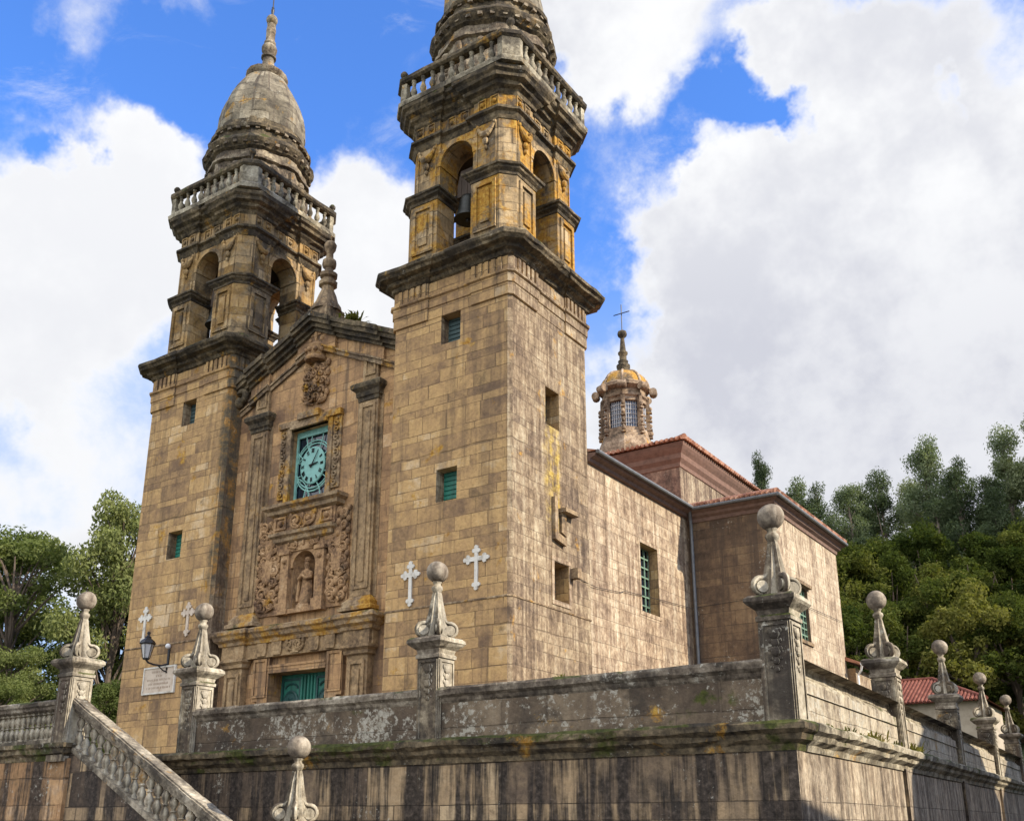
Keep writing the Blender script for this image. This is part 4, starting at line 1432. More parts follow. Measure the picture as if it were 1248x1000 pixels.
    b = B(); b.prism([(xT-.2, 6.5), (4.25, 6.1), (4.25, 6.0), (xT-.2, 6.3)], 'y', 22.0, 25.2)
    b.build('annexe_roof', 'tiles', an)
    b = B(); b.tube([(4.3, 21.9, 6.02), (4.3, 25.2, 6.02)], .07, 8); b.tube([(4.3, 22.0, 5.98), (4.2, 22.1, 5.75), (4.02, 22.2, 5.55), (4.02, 22.2, .6)], .05, 8)
    b.build('annexe_gutter', 'white', an)
    # electric cable strung along the walls
    b = B()
    b.tube([(.03, 3.6, 7.05), (.03, 4.4, 6.95), (-.06, 5.4, 6.95), (-.06, 7.2, 7.1), (-.06, 7.5, 7.2), (-.06, 9.0, 7.32), (-.06, 13.5, 7.6)], .011, 5)
    b.tube([(-.02, 13.52, 7.6), (xT+.05, 13.54, 7.75), (xT+.06, 13.7, 7.75), (xT+.06, 22.1, 8.0)], .011, 5)
    b.build('electric_cable', 'black', church)


def lattice(name, parent, axis, plane, u0, u1, z0, z1, nu, nz):
    b = B()
    d = .05

    def bar(a0, a1, c0, c1):
        if axis == 'x':
            b.box(plane-d/2, plane+d/2, a0, a1, c0, c1)
        else:
            b.box(a0, a1, plane-d/2, plane+d/2, c0, c1)
    w = .03
    for i in range(nu+1):
        u = u0+(u1-u0)*i/nu
        bar(u-w, u+w, z0, z1)
    for i in range(nz+1):
        z = z0+(z1-z0)*i/nz
        if axis == 'x':
            b.box(plane-d/2+.004, plane+d/2+.004, u0, u1, z-w, z+w)
        else:
            b.box(u0, u1, plane-d/2-.004, plane+d/2-.004, z-w, z+w)
    o = b.build(name, 'lattice', parent)
    g = B()
    if axis == 'x':
        g.box(plane-.09, plane-.06, u0, u1, z0, z1)
    else:
        g.box(u0, u1, plane+.06, plane+.09, z0, z1)
    g.build('window_glass', 'glass', parent)
    return o


MT['eavered'] = simple('reddish_cornice', (.16, .092, .066), .9, .3, 4, bump=.4)
body()

# weeds growing out of the stonework are plants of their own
def weed(name, loc, r, n, label, mat='weed', seed=1, up=1.0):
    rnd = np.random.RandomState(seed)
    b = B()
    for i in range(n):
        a = rnd.uniform(0, 2*PI); l = r*rnd.uniform(.5, 1.1); el = rnd.uniform(.3, 1.4)
        o = Vector((rnd.normal(0, r*.35), rnd.normal(0, r*.35), 0))
        d = Vector((math.cos(a)*math.cos(el), math.sin(a)*math.cos(el), math.sin(el)*up))
        side = d.cross(Vector((0, 0, 1))).normalized()*r*.06
        p1 = o+d*l*.6; p2 = o+d*l+Vector((0, 0, -l*.15))
        b.add([o-side, o+side, p1+side*1.3, p1-side*1.3, p2], [(0, 1, 2, 3), (3, 2, 4)])
    b.v = [tuple(Vector(p)+Vector(loc)) for p in b.v]
    o = b.build(name, mat, None, loc)
    return tag(o, label, 'weed')


weed('coping_weed', (6.55, -8.05, 1.82), .13, 16, 'tiny dark tuft of weed on the coping of the front parapet', 'weed', 77)
weed('weed_tuft', (-7.6, .6, 17.2), .55, 90, 'weeds sprouting on the sloping gable top between the two towers', 'weed', 2)

# ------------------------------------------------------------------ things on and in the church
def make_bell(loc, label):
    root = empty('church_bell', loc)
    tag(root, label, 'bell', 'bells hanging in the tower arches')
    x, y, z = loc
    b = B()
    b.lathe([(.5, z), (.49, z+.06), (.42, z+.2), (.34, z+.5), (.30, z+.8), (.24, z+.95), (.1, z+1.02)], 24, x, y)
    b.build('bell_body', 'bronze', root, smooth=50)
    b = B()
    b.box(x-.42, x+.42, y-.1, y+.1, z+1.0, z+1.5); b.prism([(x-.42, z+1.5), (x+.42, z+1.5), (x+.28, z+2.1), (x-.28, z+2.1)], 'y', y-.1, y+.1)
    for q in (-.25, 0, .25):
        b.box(x+q-.03, x+q+.03, y-.125, y+.125, z+.98, z+2.0)
    b.build('yoke', 'wood', root)
    b = B(); b.tube([(x-.75, y, z+1.15), (x+.75, y, z+1.15)], .05, 8)
    b.build('axle', 'black', root)
    b = B(); b.tube([(x, y, z+.9), (x, y, z+.05)], .03, 6); b.sphere((x, y, z-.02), .09, 8, 6)
    b.build('clapper', 'black', root)
    return root


make_bell((-2.5, .95, 20.0), 'dark bronze bell hanging in the front arch of the nearer right-hand tower')
make_bell((TX2+.05, .95, 19.6), 'dark bronze bell hanging in the front arch of the farther left-hand tower')


def wall_cross(x, zt, zb, w, label, worn=False):
    b = B()
    y = -.05
    H = zt-zb
    za = zt-.31*H
    t = .062
    b.box(x-t, x+t, y, .01, zb+.1, zt-.12)
    b.box(x-w/2+.1, x+w/2-.1, y+.003, .01, za-t*1.15, za+t*1.15)

    def tre(cx, cz, dx, dz):
        for a, b_, r in ((0, 0, .075), (dz*.085-dx*.03, dx*.085-dz*.03, .068), (-dz*.085-dx*.03, -dx*.085-dz*.03, .068), (dx*.08, dz*.08, .07)):
            n = 14
            b.prism([(cx+a+r*math.cos(2*PI*i/n), cz+b_+r*math.sin(2*PI*i/n)) for i in range(n)], 'y', y-.004-.001*r, .01)
    tre(x, zt-.16, 0, 1); tre(x, zb+.16, 0, -1); tre(x-w/2+.15, za, -1, 0); tre(x+w/2-.15, za, 1, 0)
    o = b.build('wall_cross', 'marble' if not worn else 'plaque', None, (x, 0, zb))
    tag(o, label, 'cross', 'white crosses on the tower walls')


wall_cross(-3.85, 7.27, 5.76, .78, 'slim white trefoil cross on the right tower, the one nearer the portal')
wall_cross(-1.25, 7.42, 5.97, .98, 'broad white trefoil cross on the right tower near its corner')
wall_cross(-17.2, 7.31, 5.8, .8, 'white cross on the left tower wall just above the black lamp')
wall_cross(-14.65, 7.2, 5.87, .78, 'weathered beige cross on the left tower near the portal', True)


def statue():
    x, y, z = -9.35, .82, 6.62
    root = empty('saint_statue', (x, y, 6.45))
    tag(root, 'small carved stone figure of a robed woman standing in the arched niche over the door', 'statue')
    b = B(); b.lathe([(.36, 6.45), (.36, 6.55), (.3, 6.6), (.3, 6.64)], 12, x, y)
    b.build('plinth', 'relief', root)
    b = B()
    n = 24
    prof = [(.30, z), (.31, z+.1), (.26, z+.4), (.22, z+.75), (.235, z+1.0), (.24, z+1.12), (.2, z+1.22), (.09, z+1.28), (.075, z+1.34), (.1, z+1.4), (.115, z+1.48), (.1, z+1.57), (.05, z+1.63)]
    vs = []; fs = []
    for k, (r, zz) in enumerate(prof):
        for i in range(n):
            t = 2*PI*i/n
            fold = 1+(.09*math.sin(t*7+zz*2) if k < 6 else 0)
            lean = .05*math.sin((zz-z)*3)
            vs.append((x+lean+r*fold*math.cos(t), y+r*.75*fold*math.sin(t), zz))
    for k in range(len(prof)-1):
        for i in range(n):
            j = (i+1) % n
            fs.append((k*n+i, k*n+j, (k+1)*n+j, (k+1)*n+i))
    fs.append(tuple(range((len(prof)-1)*n, len(prof)*n)))
    b.add(vs, fs)
    # arms folded to the breast with the hands joined
    for sd in (-1, 1):
        b.tube([(x+sd*.2, y-.02, z+1.15), (x+sd*.27, y-.12, z+.95), (x+sd*.15, y-.24, z+.9), (x+sd*.03, y-.25, z+1.02)], [.08, .085, .07, .05], 10)
    b.tube([(x, y-.25, z+.98), (x, y-.24, z+1.18)], [.06, .025], 8)
    # cloak hem
    b.tube([(x-.26, y-.06, z+1.1), (x-.3, y-.08, z+.7), (x-.32, y-.1, z+.3), (x-.22, y-.2, z+.08)], [.06, .07, .07, .05], 8)
    b.sphere((x+.02, y-.11, z+1.49), .022, 8, 6)
    b.build('figure', 'relief', root, smooth=70)
    b = B(); b.lathe([(.1, z+1.58), (.13, z+1.66), (.11, z+1.72), (.03, z+1.76)], 10, x, y); b.build('crown', 'relief', root)


statue()


def wall_lamp():
    x, z = -15.55, 4.72
    root = empty('wall_lamp', (x, 0, z))
    tag(root, 'black iron wall lantern on a curled bracket fixed to the left tower', 'lamp')
    b = B()
    b.box(x-.05, x+.05, -.05, 0, z-.15, z+.75)
    b.tube([(x, -.03, z+.2), (x-.1, -.25, z+.12), (x-.22, -.5, z+.14), (x-.3, -.68, z+.2), (x-.35, -.75, z+.3)], .035, 8)
    b.tube([(x, -.03, z-.1), (x-.06, -.15, z-.06), (x-.15, -.32, z+.1)], .025, 8)
    b.build('bracket', 'black', root)
    lx, ly, lz = x-.35, -.75, z+.3
    b = B()
    b.lathe([(.14, lz), (.16, lz+.06), (.16, lz+.08)], 6, lx, ly)
    for i in range(6):
        t = 2*PI*i/6
        b.tube([(lx+.16*math.cos(t), ly+.16*math.sin(t), lz+.07), (lx+.3*math.cos(t), ly+.3*math.sin(t), lz+.72)], .016, 5)
    b.lathe([(.33, lz+.7), (.37, lz+.74), (.3, lz+.86), (.16, lz+.97), (.13, lz+1.0), (.14, lz+1.04), (.06, lz+1.1), (.05, lz+1.16), (.08, lz+1.2), (.08, lz+1.25), (.02, lz+1.3)], 6, lx, ly)
    b.xf(lambda p: Vector((lx+(p.x-lx)*.82, ly+(p.y-ly)*.82, lz+(p.z-lz)*.82)))
    b.build('lamp_frame', 'black', root)
    b = B(); b.lathe([(.14, lz+.08), (.275, lz+.71)], 6, lx, ly); b.xf(lambda p: Vector((lx+(p.x-lx)*.82, ly+(p.y-ly)*.82, lz+(p.z-lz)*.82))); b.build('lamp_glass', 'lampglass', root)
    # alarm bulb on the post of the bracket
    b = B(); b.sphere((x+.03, -.12, z+.86), .1, 12, 8); b.build('junction_bulb', 'white', root)


wall_lamp()


def plaque():
    x0, x1, z0, z1 = -16.88, -15.02, 3.83, 4.86
    root = empty('wall_plaque', (x0, 0, z0))
    tag(root, 'pale marble plaque with worn lettering under the black wall lamp', 'plaque')
    b = B(); b.box(x0+.05, x1-.05, -.05, 0, z0+.05, z1-.05); b.build('slab', 'plaque', root)
    b = B(); frame(b, x0, x1, z0, z1, 0, .06, .075); b.build('plaque_frame', 'marble', root)
    # faint worn rows of cut letters, too small in the photograph to be read
    b = B()
    rr = random.Random(2)
    for q, (u0, u1) in enumerate(((.5, 1.35), (.75, 1.1), (.25, 1.6), (.35, 1.5), (.25, 1.6))):
        z = z1-.2-q*.15
        u = u0
        while u < u1:
            w = rr.uniform(.03, .06)
            for k in range(2):
                b.box(x0+u+k*w*.6, x0+u+k*w*.6+.012, -.053, -.04, z-.04, z+.04)
            if rr.random() < .6:
                b.box(x0+u, x0+u+w*.7, -.0535, -.04, z-.006, z+.006)
            u += w+rr.choice((.03, .035, .07))
    b.build('lettering', 'letters', root)


plaque()

# ------------------------------------------------------------------ terrace
CX, CY = 10.82, -8.0                      # corner pillar
SA = math.atan2(10.82-9.68, 32.0)         # the east wall bends slightly away from the church axis
ex = Vector((-math.sin(SA), math.cos(SA)))
nx_ = Vector((math.cos(SA), math.sin(SA)))


def terrace_walls():
    # front wall
    fw = empty('terrace_front_wall', (3.4, CY, -2.4))
    tag(fw, 'long dark stained retaining wall with lichened parapet facing the stairs and street', 'wall')
    xw = 11.0
    yw = CY-.22
    b = B()
    b.box(-8.2, xw, yw, yw+.6, -2.4, .5)
    # shallow buttress strip at the corner
    b.box(xw-.75, xw+.03, yw-.05, yw, -2.4, .32)
    b.build('wall_face', 'terrace', fw)
    b = B()
    b.sweep([(-8.2, yw+.4), (-8.2, yw), (xw, yw), (xw, yw+.5)], [(-.2, .3), (.03, .32), (.05, .42), (.15, .5), (.17, .58), (.26, .64), (.27, .74), (.2, .79), (-.3, .84)], False, .3, .018)
    b.build('cornice', 'mossy', fw)
    segs = [(-3.6, 3.25), (3.79, CX-.27)]
    b = B()
    for x0, x1 in segs:
        b.box(x0, x1, CY-.17, CY+.12, .8, 1.58)
        b.box(x0, x1, CY-.2, CY-.17, .8, .9)
    b.build('parapet', 'parapet', fw)
    b = B()
    for x0, x1 in segs:
        n = int((x1-x0)/1.6)+1
        for i in range(n):
            a = x0+(x1-x0)*i/n; c = x0+(x1-x0)*(i+1)/n
            b.sweep([(a+.006, CY+.2), (a+.006, CY-.2), (c-.006, CY-.2), (c-.006, CY+.2)][0:4], [(-.03, 1.5), (.0, 1.54), (.02, 1.6), (.08, 1.66), (.09, 1.76), (.05, 1.81), (-.1, 1.83)], True, .35, .014)
    b.build('coping', 'coping', fw)
    # east wall ---------------------------------------------------------------
    ew = empty('terrace_side_wall', (CX, CY, -2.4))
    tag(ew, 'sunlit side wall of the terrace running back along the church with moulded coping', 'wall')

    def L(u, v):
        q = Vector((CX, CY))+ex*u+nx_*v
        return (q.x, q.y)
    LEN = 34.0
    b = B()
    b.prism([L(-.2, .2), L(LEN, .2), L(LEN, -.4), L(-.2, -.4)], 'z', -2.4, .5)
    for u in (8.05, 16.1, 24.2):
        b.prism([L(u-.34, .28), L(u+.34, .28), L(u+.34, .1), L(u-.34, .1)], 'z', -2.4, .36)
    b.build('wall_face', 'terrace', ew)
    b = B()
    b.sweep([L(.2, .2), L(LEN, .2)], [(-.2, .3), (.03, .32), (.05, .42), (.15, .5), (.17, .58), (.26, .64), (.27, .74), (.2, .79), (-.3, .84)], False, .3, .016)
    b.build('cornice', 'mossy_c', ew)
    b = B(); c = B()
    for k in range(4):
        u0, u1 = k*8.08+.27, (k+1)*8.08-.27
        b.prism([L(u0, .17), L(u1, .17), L(u1, -.12), L(u0, -.12)], 'z', .8, 1.5)
        c.sweep([L(u1, .17), L(u0, .17), L(u0, -.14), L(u1, -.14)][::-1] if False else [L(u0, -.14), L(u0, .17), L(u1, .17), L(u1, -.14)][::-1], [(-.03, 1.3), (.02, 1.34), (.03, 1.44), (.09, 1.5), (.1, 1.58), (.16, 1.64), (.17, 1.74), (.1, 1.8), (-.1, 1.83)], True, .4, .012)
    b.build('parapet', 'parapet', ew)
    c.build('coping', 'coping', ew)


MT['mossy_c'] = stone('sun_toned_ledge', PALE, None, ochre=.3, grime=.45, white=.3, moss=.4, bump=.8, seed=33)  # paler copy of the mossy ledge, sunlight put into its tones
terrace_walls()


def make_pillar(loc, rot):
    root = empty('stone_pillar', (0, 0, 0))
    b = B()
    w = .27
    b.box(-w, w, -w, w, -.05, 1.92)
    b.box(-w-.04, w+.04, -w-.04, w+.04, -.05, .1)
    # relief strips on every face
    for k in range(4):
        bb = B()
        frame(bb, -w+.03, w-.03, .25, 1.86, -w, .045, .022)
        for q, (z, r) in enumerate(((1.68, .10), (1.52, .075), (1.38, .085), (1.22, .06), (1.08, .045))):
            bb.sphere((0, -w-.01, z), r, 10, 6, 1, .5, 1)
            bb.sphere((-.08, -w-.005, z+.04), r*.5, 8, 5, 1, .6, 1); bb.sphere((.08, -w-.005, z+.04), r*.5, 8, 5, 1, .6, 1)
        ca, sa = [(1, 0), (0, 1), (-1, 0), (0, -1)][k]
        b.add([(x*ca-y*sa, x*sa+y*ca, z) for x, y, z in bb.v], bb.f)
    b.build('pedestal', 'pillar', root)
    b = B()
    b.sweep(sq_plan(0, 0, w), [(-.05, 1.88), (.03, 1.9), (.04, 1.96), (-.0, 2.0), (.02, 2.08), (.07, 2.12), (.14, 2.18), (.17, 2.22), (.17, 2.29), (.11, 2.33), (-.05, 2.35)], True, .2, .008)
    b.build('cap', 'coping', root)
    # fluted obelisk with a flaring foot
    b = B()
    n = 32
    vs = []; fs = []
    prof = [(.235, 2.33), (.235, 2.4), (.2, 2.5), (.17, 2.65), (.145, 2.8), (.12, 2.95), (.098, 3.1), (.08, 3.25), (.07, 3.34)]
    for r, z in prof:
        for i in range(n):
            t = 2*PI*i/n
            # squarish section with grooves
            q = 1/max(abs(math.cos(t)), abs(math.sin(t)))
            rr = r*(.55+.45*q)*(1+(.16*math.cos(8*t) if z < 3.3 else 0))
            vs.append((rr*math.cos(t), rr*math.sin(t), z))
    for k in range(len(prof)-1):
        for i in range(n):
            j = (i+1) % n
            fs.append((k*n+i, k*n+j, (k+1)*n+j, (k+1)*n+i))
    fs.append(tuple((len(prof)-1)*n+i for i in range(n)))
    b.add(vs, fs)
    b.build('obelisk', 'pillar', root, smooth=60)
    for k in range(4):
        t = PI/4+k*PI/2
        c, s = math.cos(t), math.sin(t)
        bb = B()
        cxr, czr = .28, 2.5
        pts = []
        for i in range(26):
            q = i/25
            a = -.2+q*2*PI*1.35
            rr = .165*(1-.8*q)
            pts.append((cxr+rr*math.cos(PI/2-a), 0, czr+rr*math.sin(PI/2-a)))
        lead = [(.08, 0, 3.0), (.11, 0, 2.86), (.15, 0, 2.74), (.2, 0, 2.68)]
        bb.tube(lead+pts, [.03, .035, .04, .045]+[.05*(1-.35*i/25) for i in range(26)], 8)
        bb.tube([(cxr, -.075, czr), (cxr, .075, czr)], .105, 14)
        b2 = B(); b2.add([(p[0]*c-p[1]*s, p[0]*s+p[1]*c, p[2]) for p in bb.v], bb.f)
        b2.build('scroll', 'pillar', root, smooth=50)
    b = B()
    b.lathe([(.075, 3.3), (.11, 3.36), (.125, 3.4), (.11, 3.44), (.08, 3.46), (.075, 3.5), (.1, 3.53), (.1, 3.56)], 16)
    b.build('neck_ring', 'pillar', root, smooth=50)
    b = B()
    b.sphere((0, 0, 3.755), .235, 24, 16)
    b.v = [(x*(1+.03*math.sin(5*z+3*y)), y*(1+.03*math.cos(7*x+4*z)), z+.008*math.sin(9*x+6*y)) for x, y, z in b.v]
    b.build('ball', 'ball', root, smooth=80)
    root.location = loc
    root.rotation_euler = (0, 0, rot)
    return root


MT['ball'] = stone('ball_stone', [(.09, .072, .054), (.15, .122, .092), (.21, .175, .13), (.28, .235, .18), (.36, .31, .24)], None, grime=.4, white=.3, streak=.2, bump=.7, seed=34, east=[(.12, .095, .07), (.22, .18, .135), (.31, .265, .2), (.42, .37, .29)])  # east tones paint a lit right side on each ball
GP = 'ball topped pillars along the terrace walls'
P0 = (CX, CY, .53)
pil = make_pillar(P0, 0)
tag(pil, 'tallest looking ball topped pillar on the corner where the front and side walls meet', 'pillar', GP)


def place_pillar(loc, rot, label):
    c = copy_tree(pil)
    c.location = loc
    c.rotation_euler = (random.uniform(-.012, .012), random.uniform(-.012, .012), rot+random.choice((0, 1, 2, 3))*PI/2+random.uniform(-.02, .02))
    tag(c, label, 'pillar', GP)
    return c


place_pillar((3.52, CY, .53), 0, 'ball topped pillar in the middle of the front parapet, before the right tower')
place_pillar((-3.87, CY, .5), 0, 'pale ball topped pillar at the left end of the front parapet, near the lamp and plaque')
place_pillar((-5.6, -10.2, .6), 0, 'ball topped pillar at the head of the stair rail, before the left trees')
place_pillar((1.45, -9.75, -3.12), 0, 'low ball topped newel at the foot of the stairs, before the front wall')
for k, lab in ((1, 'second ball topped pillar of the side wall, behind the corner one'), (2, 'ball topped pillar on the side wall before the beige house with the red roof'),
               (3, 'ball topped pillar on the side wall right of the red roof'), (4, 'farthest ball topped pillar of the side wall at the right edge')):
    q = Vector((CX, CY))+ex*8.08*k
    place_pillar((q.x, q.y, .53), SA, lab)


def stairs():
    y0, y1 = -10.35, CY-.25
    x_top, x_bot, zt, zb = -5.3, .95, .75, -2.35
    st = empty('staircase', (-2.2, -9.3, -2.35))
    tag(st, 'flight of stone stairs running down along the front of the terrace wall', 'stairs')
    n = 19
    b = B()
    poly = [(x_top, -2.38), (x_top, zt)]
    for i in range(n):
        x = x_top+(x_bot-x_top)*(i+1)/n
        z = zt-(zt-zb)*i/n
        poly.append((x, z))
        poly.append((x, z-(zt-zb)/n))
    poly.append((x_bot, -2.38))
    b.prism(poly, 'y', y0+.3, y1)
    b.build('steps', 'stair', st)
    b = B()
    sl_ = .507
    b.prism([(x_top, -2.39), (x_top, zt+.1), (x_bot+.5, zt+.1-sl_*(x_bot+.5-x_top)), (x_bot+.5, -2.39)], 'y', y0+.02, y0+.3)
    b.build('string_wall', 'terrace', st)
    # landing platform with its own retaining wall
    la = empty('stair_landing', (-9, -10.3, -2.4))
    tag(la, 'stained ashlar platform under the left balustrade, orange stones between dark runs', 'platform')
    b = B(); b.box(-16, x_top+.1, -10.42, CY+.3, -2.4, .62); b.build('platform_wall', 'landing', la)
    b = B(); b.sweep([(-16, -10.4), (x_top-.05, -10.4), (x_top-.05, -10.0)], [(-.2, .55), (.03, .58), (.05, .68), (.14, .74), (.15, .84), (.2, .88), (.2, .96), (-.2, 1.0)], False, .35, .014)
    b.build('cornice', 'mossy', la)


MT['landing'] = stone('landing_ashlar', [(.13, .08, .045), (.23, .14, .07), (.34, .2, .10), (.42, .26, .13), (.46, .32, .2)], (.85, .5), .7, mortar_col=(.05, .04, .03), streak=.92, white=.3, bump=.9, seed=35, runs=True, contrast=.7)
stairs()

BAL = [(.105, 0), (.105, .07), (.06, .1), (.085, .16), (.115, .24), (.1, .32), (.055, .4), (.05, .43), (.085, .46), (.05, .49), (.06, .54), (.105, .62), (.11, .69), (.075, .76), (.055, .8), (.1, .83), (.1, .9)]


def balustrades():
    y = -10.2
    lb = empty('landing_balustrade', (-9.5, y, 1.0))
    tag(lb, 'level stone balustrade at the left edge running up to the first pillar', 'balustrade')
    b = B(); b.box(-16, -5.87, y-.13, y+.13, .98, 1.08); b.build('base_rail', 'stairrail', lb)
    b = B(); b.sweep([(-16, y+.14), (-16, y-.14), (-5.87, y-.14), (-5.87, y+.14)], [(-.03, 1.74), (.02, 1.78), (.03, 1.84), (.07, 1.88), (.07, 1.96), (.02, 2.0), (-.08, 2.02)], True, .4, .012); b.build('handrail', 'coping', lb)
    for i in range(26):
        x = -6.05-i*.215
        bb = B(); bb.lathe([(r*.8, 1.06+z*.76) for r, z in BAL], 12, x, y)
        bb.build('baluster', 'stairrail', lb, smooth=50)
    sb = empty('stair_balustrade', (-2.2, y, -.4))
    tag(sb, 'sloping stone balustrade of fat balusters going down the stairs', 'balustrade')
    s = .507
    x0, x1 = -5.33, 1.2

    def zr(x): return 1.93-s*(x-x0)
    b = B()
    n = 16
    for i in range(n):
        a = x0+(x1-x0)*i/n; c = x0+(x1-x0)*(i+1)/n
        j = [random.uniform(-.01, .01) for _ in range(4)]
        for (t0, t1, hw) in ((-.24, -.16, .11), (-.16, -.06, .15), (-.06, .02, .19), (.02, .06, .15)):
            b.prism([(a, zr(a)+t0+j[0]), (c-.004, zr(c)+t0+j[1]), (c-.004, zr(c)+t1+j[2]), (a, zr(a)+t1+j[3])], 'y', y-hw, y+hw)
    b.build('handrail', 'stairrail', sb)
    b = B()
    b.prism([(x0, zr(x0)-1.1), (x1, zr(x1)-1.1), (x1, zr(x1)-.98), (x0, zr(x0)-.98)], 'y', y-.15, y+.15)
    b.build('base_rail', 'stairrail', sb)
    for i in range(23):
        x = x0+.16+i*.275
        bb = B(); bb.lathe([(r*.86, zr(x)-1.02+z*.89) for r, z in BAL], 12, x, y)
        # the blocks at both ends follow the slope
        bb.xf(lambda p: Vector((p.x, p.y, p.z-s*(p.x-x)*(1 if (p.z < zr(x)-.94 or p.z > zr(x)-.3) else 0))))
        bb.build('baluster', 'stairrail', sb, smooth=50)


balustrades()

# mossy weeds along the ledge of the east wall
for i, (u, n, r) in enumerate(((1.5, 14, .15), (2.9, 22, .2), (3.6, 16, .17), (4.7, 34, .27), (5.5, 18, .2), (7.0, 22, .22), (8.6, 40, .3), (9.3, 26, .26))):
    q = Vector((CX, CY))+ex*u+nx_*.28
    w_ = weed('ledge_weed', (q.x, q.y, .78), r, n, 'small yellow-green weed rooted on the ledge of the sunlit side wall', 'weed', 30+i)
    w_['group'] = 'weeds along the side wall ledge'


# ------------------------------------------------------------------ house beyond the terrace
def house():
    x0, x1, y0, y1 = -9.0, 5.0, 47, 55
    ze, zr_ = 6.75, 8.1
    root = tag(empty('beige_house', ((x0+x1)/2, y0, .6)), 'low beige rendered house with a bright red tiled roof behind the side wall', 'house')
    b = B()
    b.wall('y', y0, x0, x1, .4, ze, [(.3, 1.3, 3.9, 5.2), (-3, -2, 3.9, 5.2)], .25, 1); b.wall('x', x1, y0, y1, .4, ze, (), .2, -1); b.wall('x', x0, y0, y1, .4, ze, (), .2, 1); b.wall('y', y1, x0, x1, .4, ze, (), .2, -1)
    b.build('house_wall', 'render', root)
    b = B()
    e = .45
    ym = (y0+y1)/2
    zr_ = 8.75
    hx = x1+e-4.0
    p = [(x0-e, y0-e, ze), (x1+e, y0-e, ze), (hx, ym, zr_), (x0-e, ym, zr_), (x0-e, y1+e, ze), (x1+e, y1+e, ze)]
    b.add(p, [(0, 1, 2, 3), (3, 2, 5, 4), (1, 5, 2)])
    n = 58
    for i in range(n):
        x = x0-e+(x1-x0+2*e)*(i+.5)/n
        t = min(1, (x1+e-x)/4.0)
        b.tube([(x, y0-e-.05, ze+.03), (x, y0-e+(ym-y0+e)*t, ze+(zr_-ze)*t+.03)], .095, 6)
    b.tube([(x0-e, ym, zr_+.08), (hx, ym, zr_+.08), (x1+e, y0-e, ze+.08)], .13, 8)
    b.build('house_roof', 'redroof', root)
    b = B()
    for x in (x0,):
        b.add([(x, y0, ze), (x, y1, ze), (x, ym, zr_-.03)], [(0, 1, 2)])
    b.build('gable_wall', 'render', root)
    b = B()
    for xa in (.3, -3):
        b.box(xa, xa+1, y0+.2, y0+.25, 3.9, 5.2)
    b.build('house_window', 'glass', root)


house()


def street_house(name, x0, x1, y0, y1, zbase, ze, rise, label):
    # houses across the street, east of the terrace and outside the frame: their roofs shade the foot of the side wall
    ym = (y0+y1)/2
    root = tag(empty(name, ((x0+x1)/2, ym, zbase)), label, 'house')
    b = B()
    b.prism([(y0, zbase), (y1, zbase), (y1, ze), (ym, ze+rise), (y0, ze)], 'x', x0, x1)
    b.build('house_wall', 'render', root)
    b = B()
    e = .35
    k = rise/(ym-y0)
    b.prism([(y0-e, ze-e*k), (ym, ze+rise), (ym, ze+rise+.14), (y0-e, ze-e*k+.14)], 'x', x0-e, x1+e)
    b.prism([(y1+e, ze-e*k), (ym, ze+rise), (ym, ze+rise+.14), (y1+e, ze-e*k+.14)], 'x', x0-e, x1+e)
    b.build('house_roof', 'redroof', root)
    for zz in (1.2, 4.4, 7.6):
        for yy in (y0+2.0, ym-1.6, ym+2.9, y1-1.6):
            b = B(); frame(b, yy-.55, yy+.55, zbase+zz-.1, zbase+zz+1.6, x0, .1, .06, 'x'); f_ = b.build('window_frame', 'paleframe', root)
            b = B(); b.box(x0-.03, x0-.01, yy-.45, yy+.45, zbase+zz, zbase+zz+1.5); b.build('window_pane', 'glass', f_)
    b = B(); b.box(x0-.06, x0-.012, ym+1.0, ym+1.9, zbase, zbase+2.1); b.build('house_door', 'green', root)


street_house('street_house', 26.5, 36, 3.2, 18, -2.4, 10.0, 3.6, 'rendered house with gable end across the street from the side wall')
street_house('street_house', 26.5, 36, 19, 35, -2.4, 10.1, 3.4, 'second rendered house across the street, farther back along the side wall')
street_house('low_house', 26.5, 33, -15, 2.6, -2.4, 8.1, 1.0, 'lower rendered house across the street nearest to the stairs')

# ------------------------------------------------------------------ trees
def leaves(clumps, n_per, size, rnd, droop=0.0, flat=.75, shell=.55, aspect=.5):
    """leaf-sized quads scattered through ellipsoidal clumps -> arrays"""
    V = []
    for (c, r) in clumps:
        n = int(n_per*(r[0]*r[1]*r[2])**(2/3)) if isinstance(r, tuple) else int(n_per*r*r)
        r = np.array(r if isinstance(r, tuple) else (r, r, r*flat))
        d = rnd.normal(size=(n, 3)); d /= np.linalg.norm(d, axis=1)[:, None]
        rad = (rnd.uniform(shell**3, 1, n)**(1/3))*(1+rnd.normal(0, .12, n))
        p = np.array(c)+d*rad[:, None]*r
        nrm = d*.5+rnd.normal(size=(n, 3))*.7+np.array((0, 0, .35))
        nrm /= np.linalg.norm(nrm, axis=1)[:, None]
        t = np.cross(nrm, rnd.normal(size=(n, 3))); t /= np.linalg.norm(t, axis=1)[:, None]
        t[:, 2] -= droop; t /= np.linalg.norm(t, axis=1)[:, None]
        bta = np.cross(nrm, t); bta /= np.linalg.norm(bta, axis=1)[:, None]
        s = size*rnd.uniform(.6, 1.35, n)[:, None]
        a = t*s*.5; w = bta*s*.5*aspect
        V.append(np.stack([p-a, p+w, p+a, p-w], 1).reshape(-1, 3))
    return np.concatenate(V)


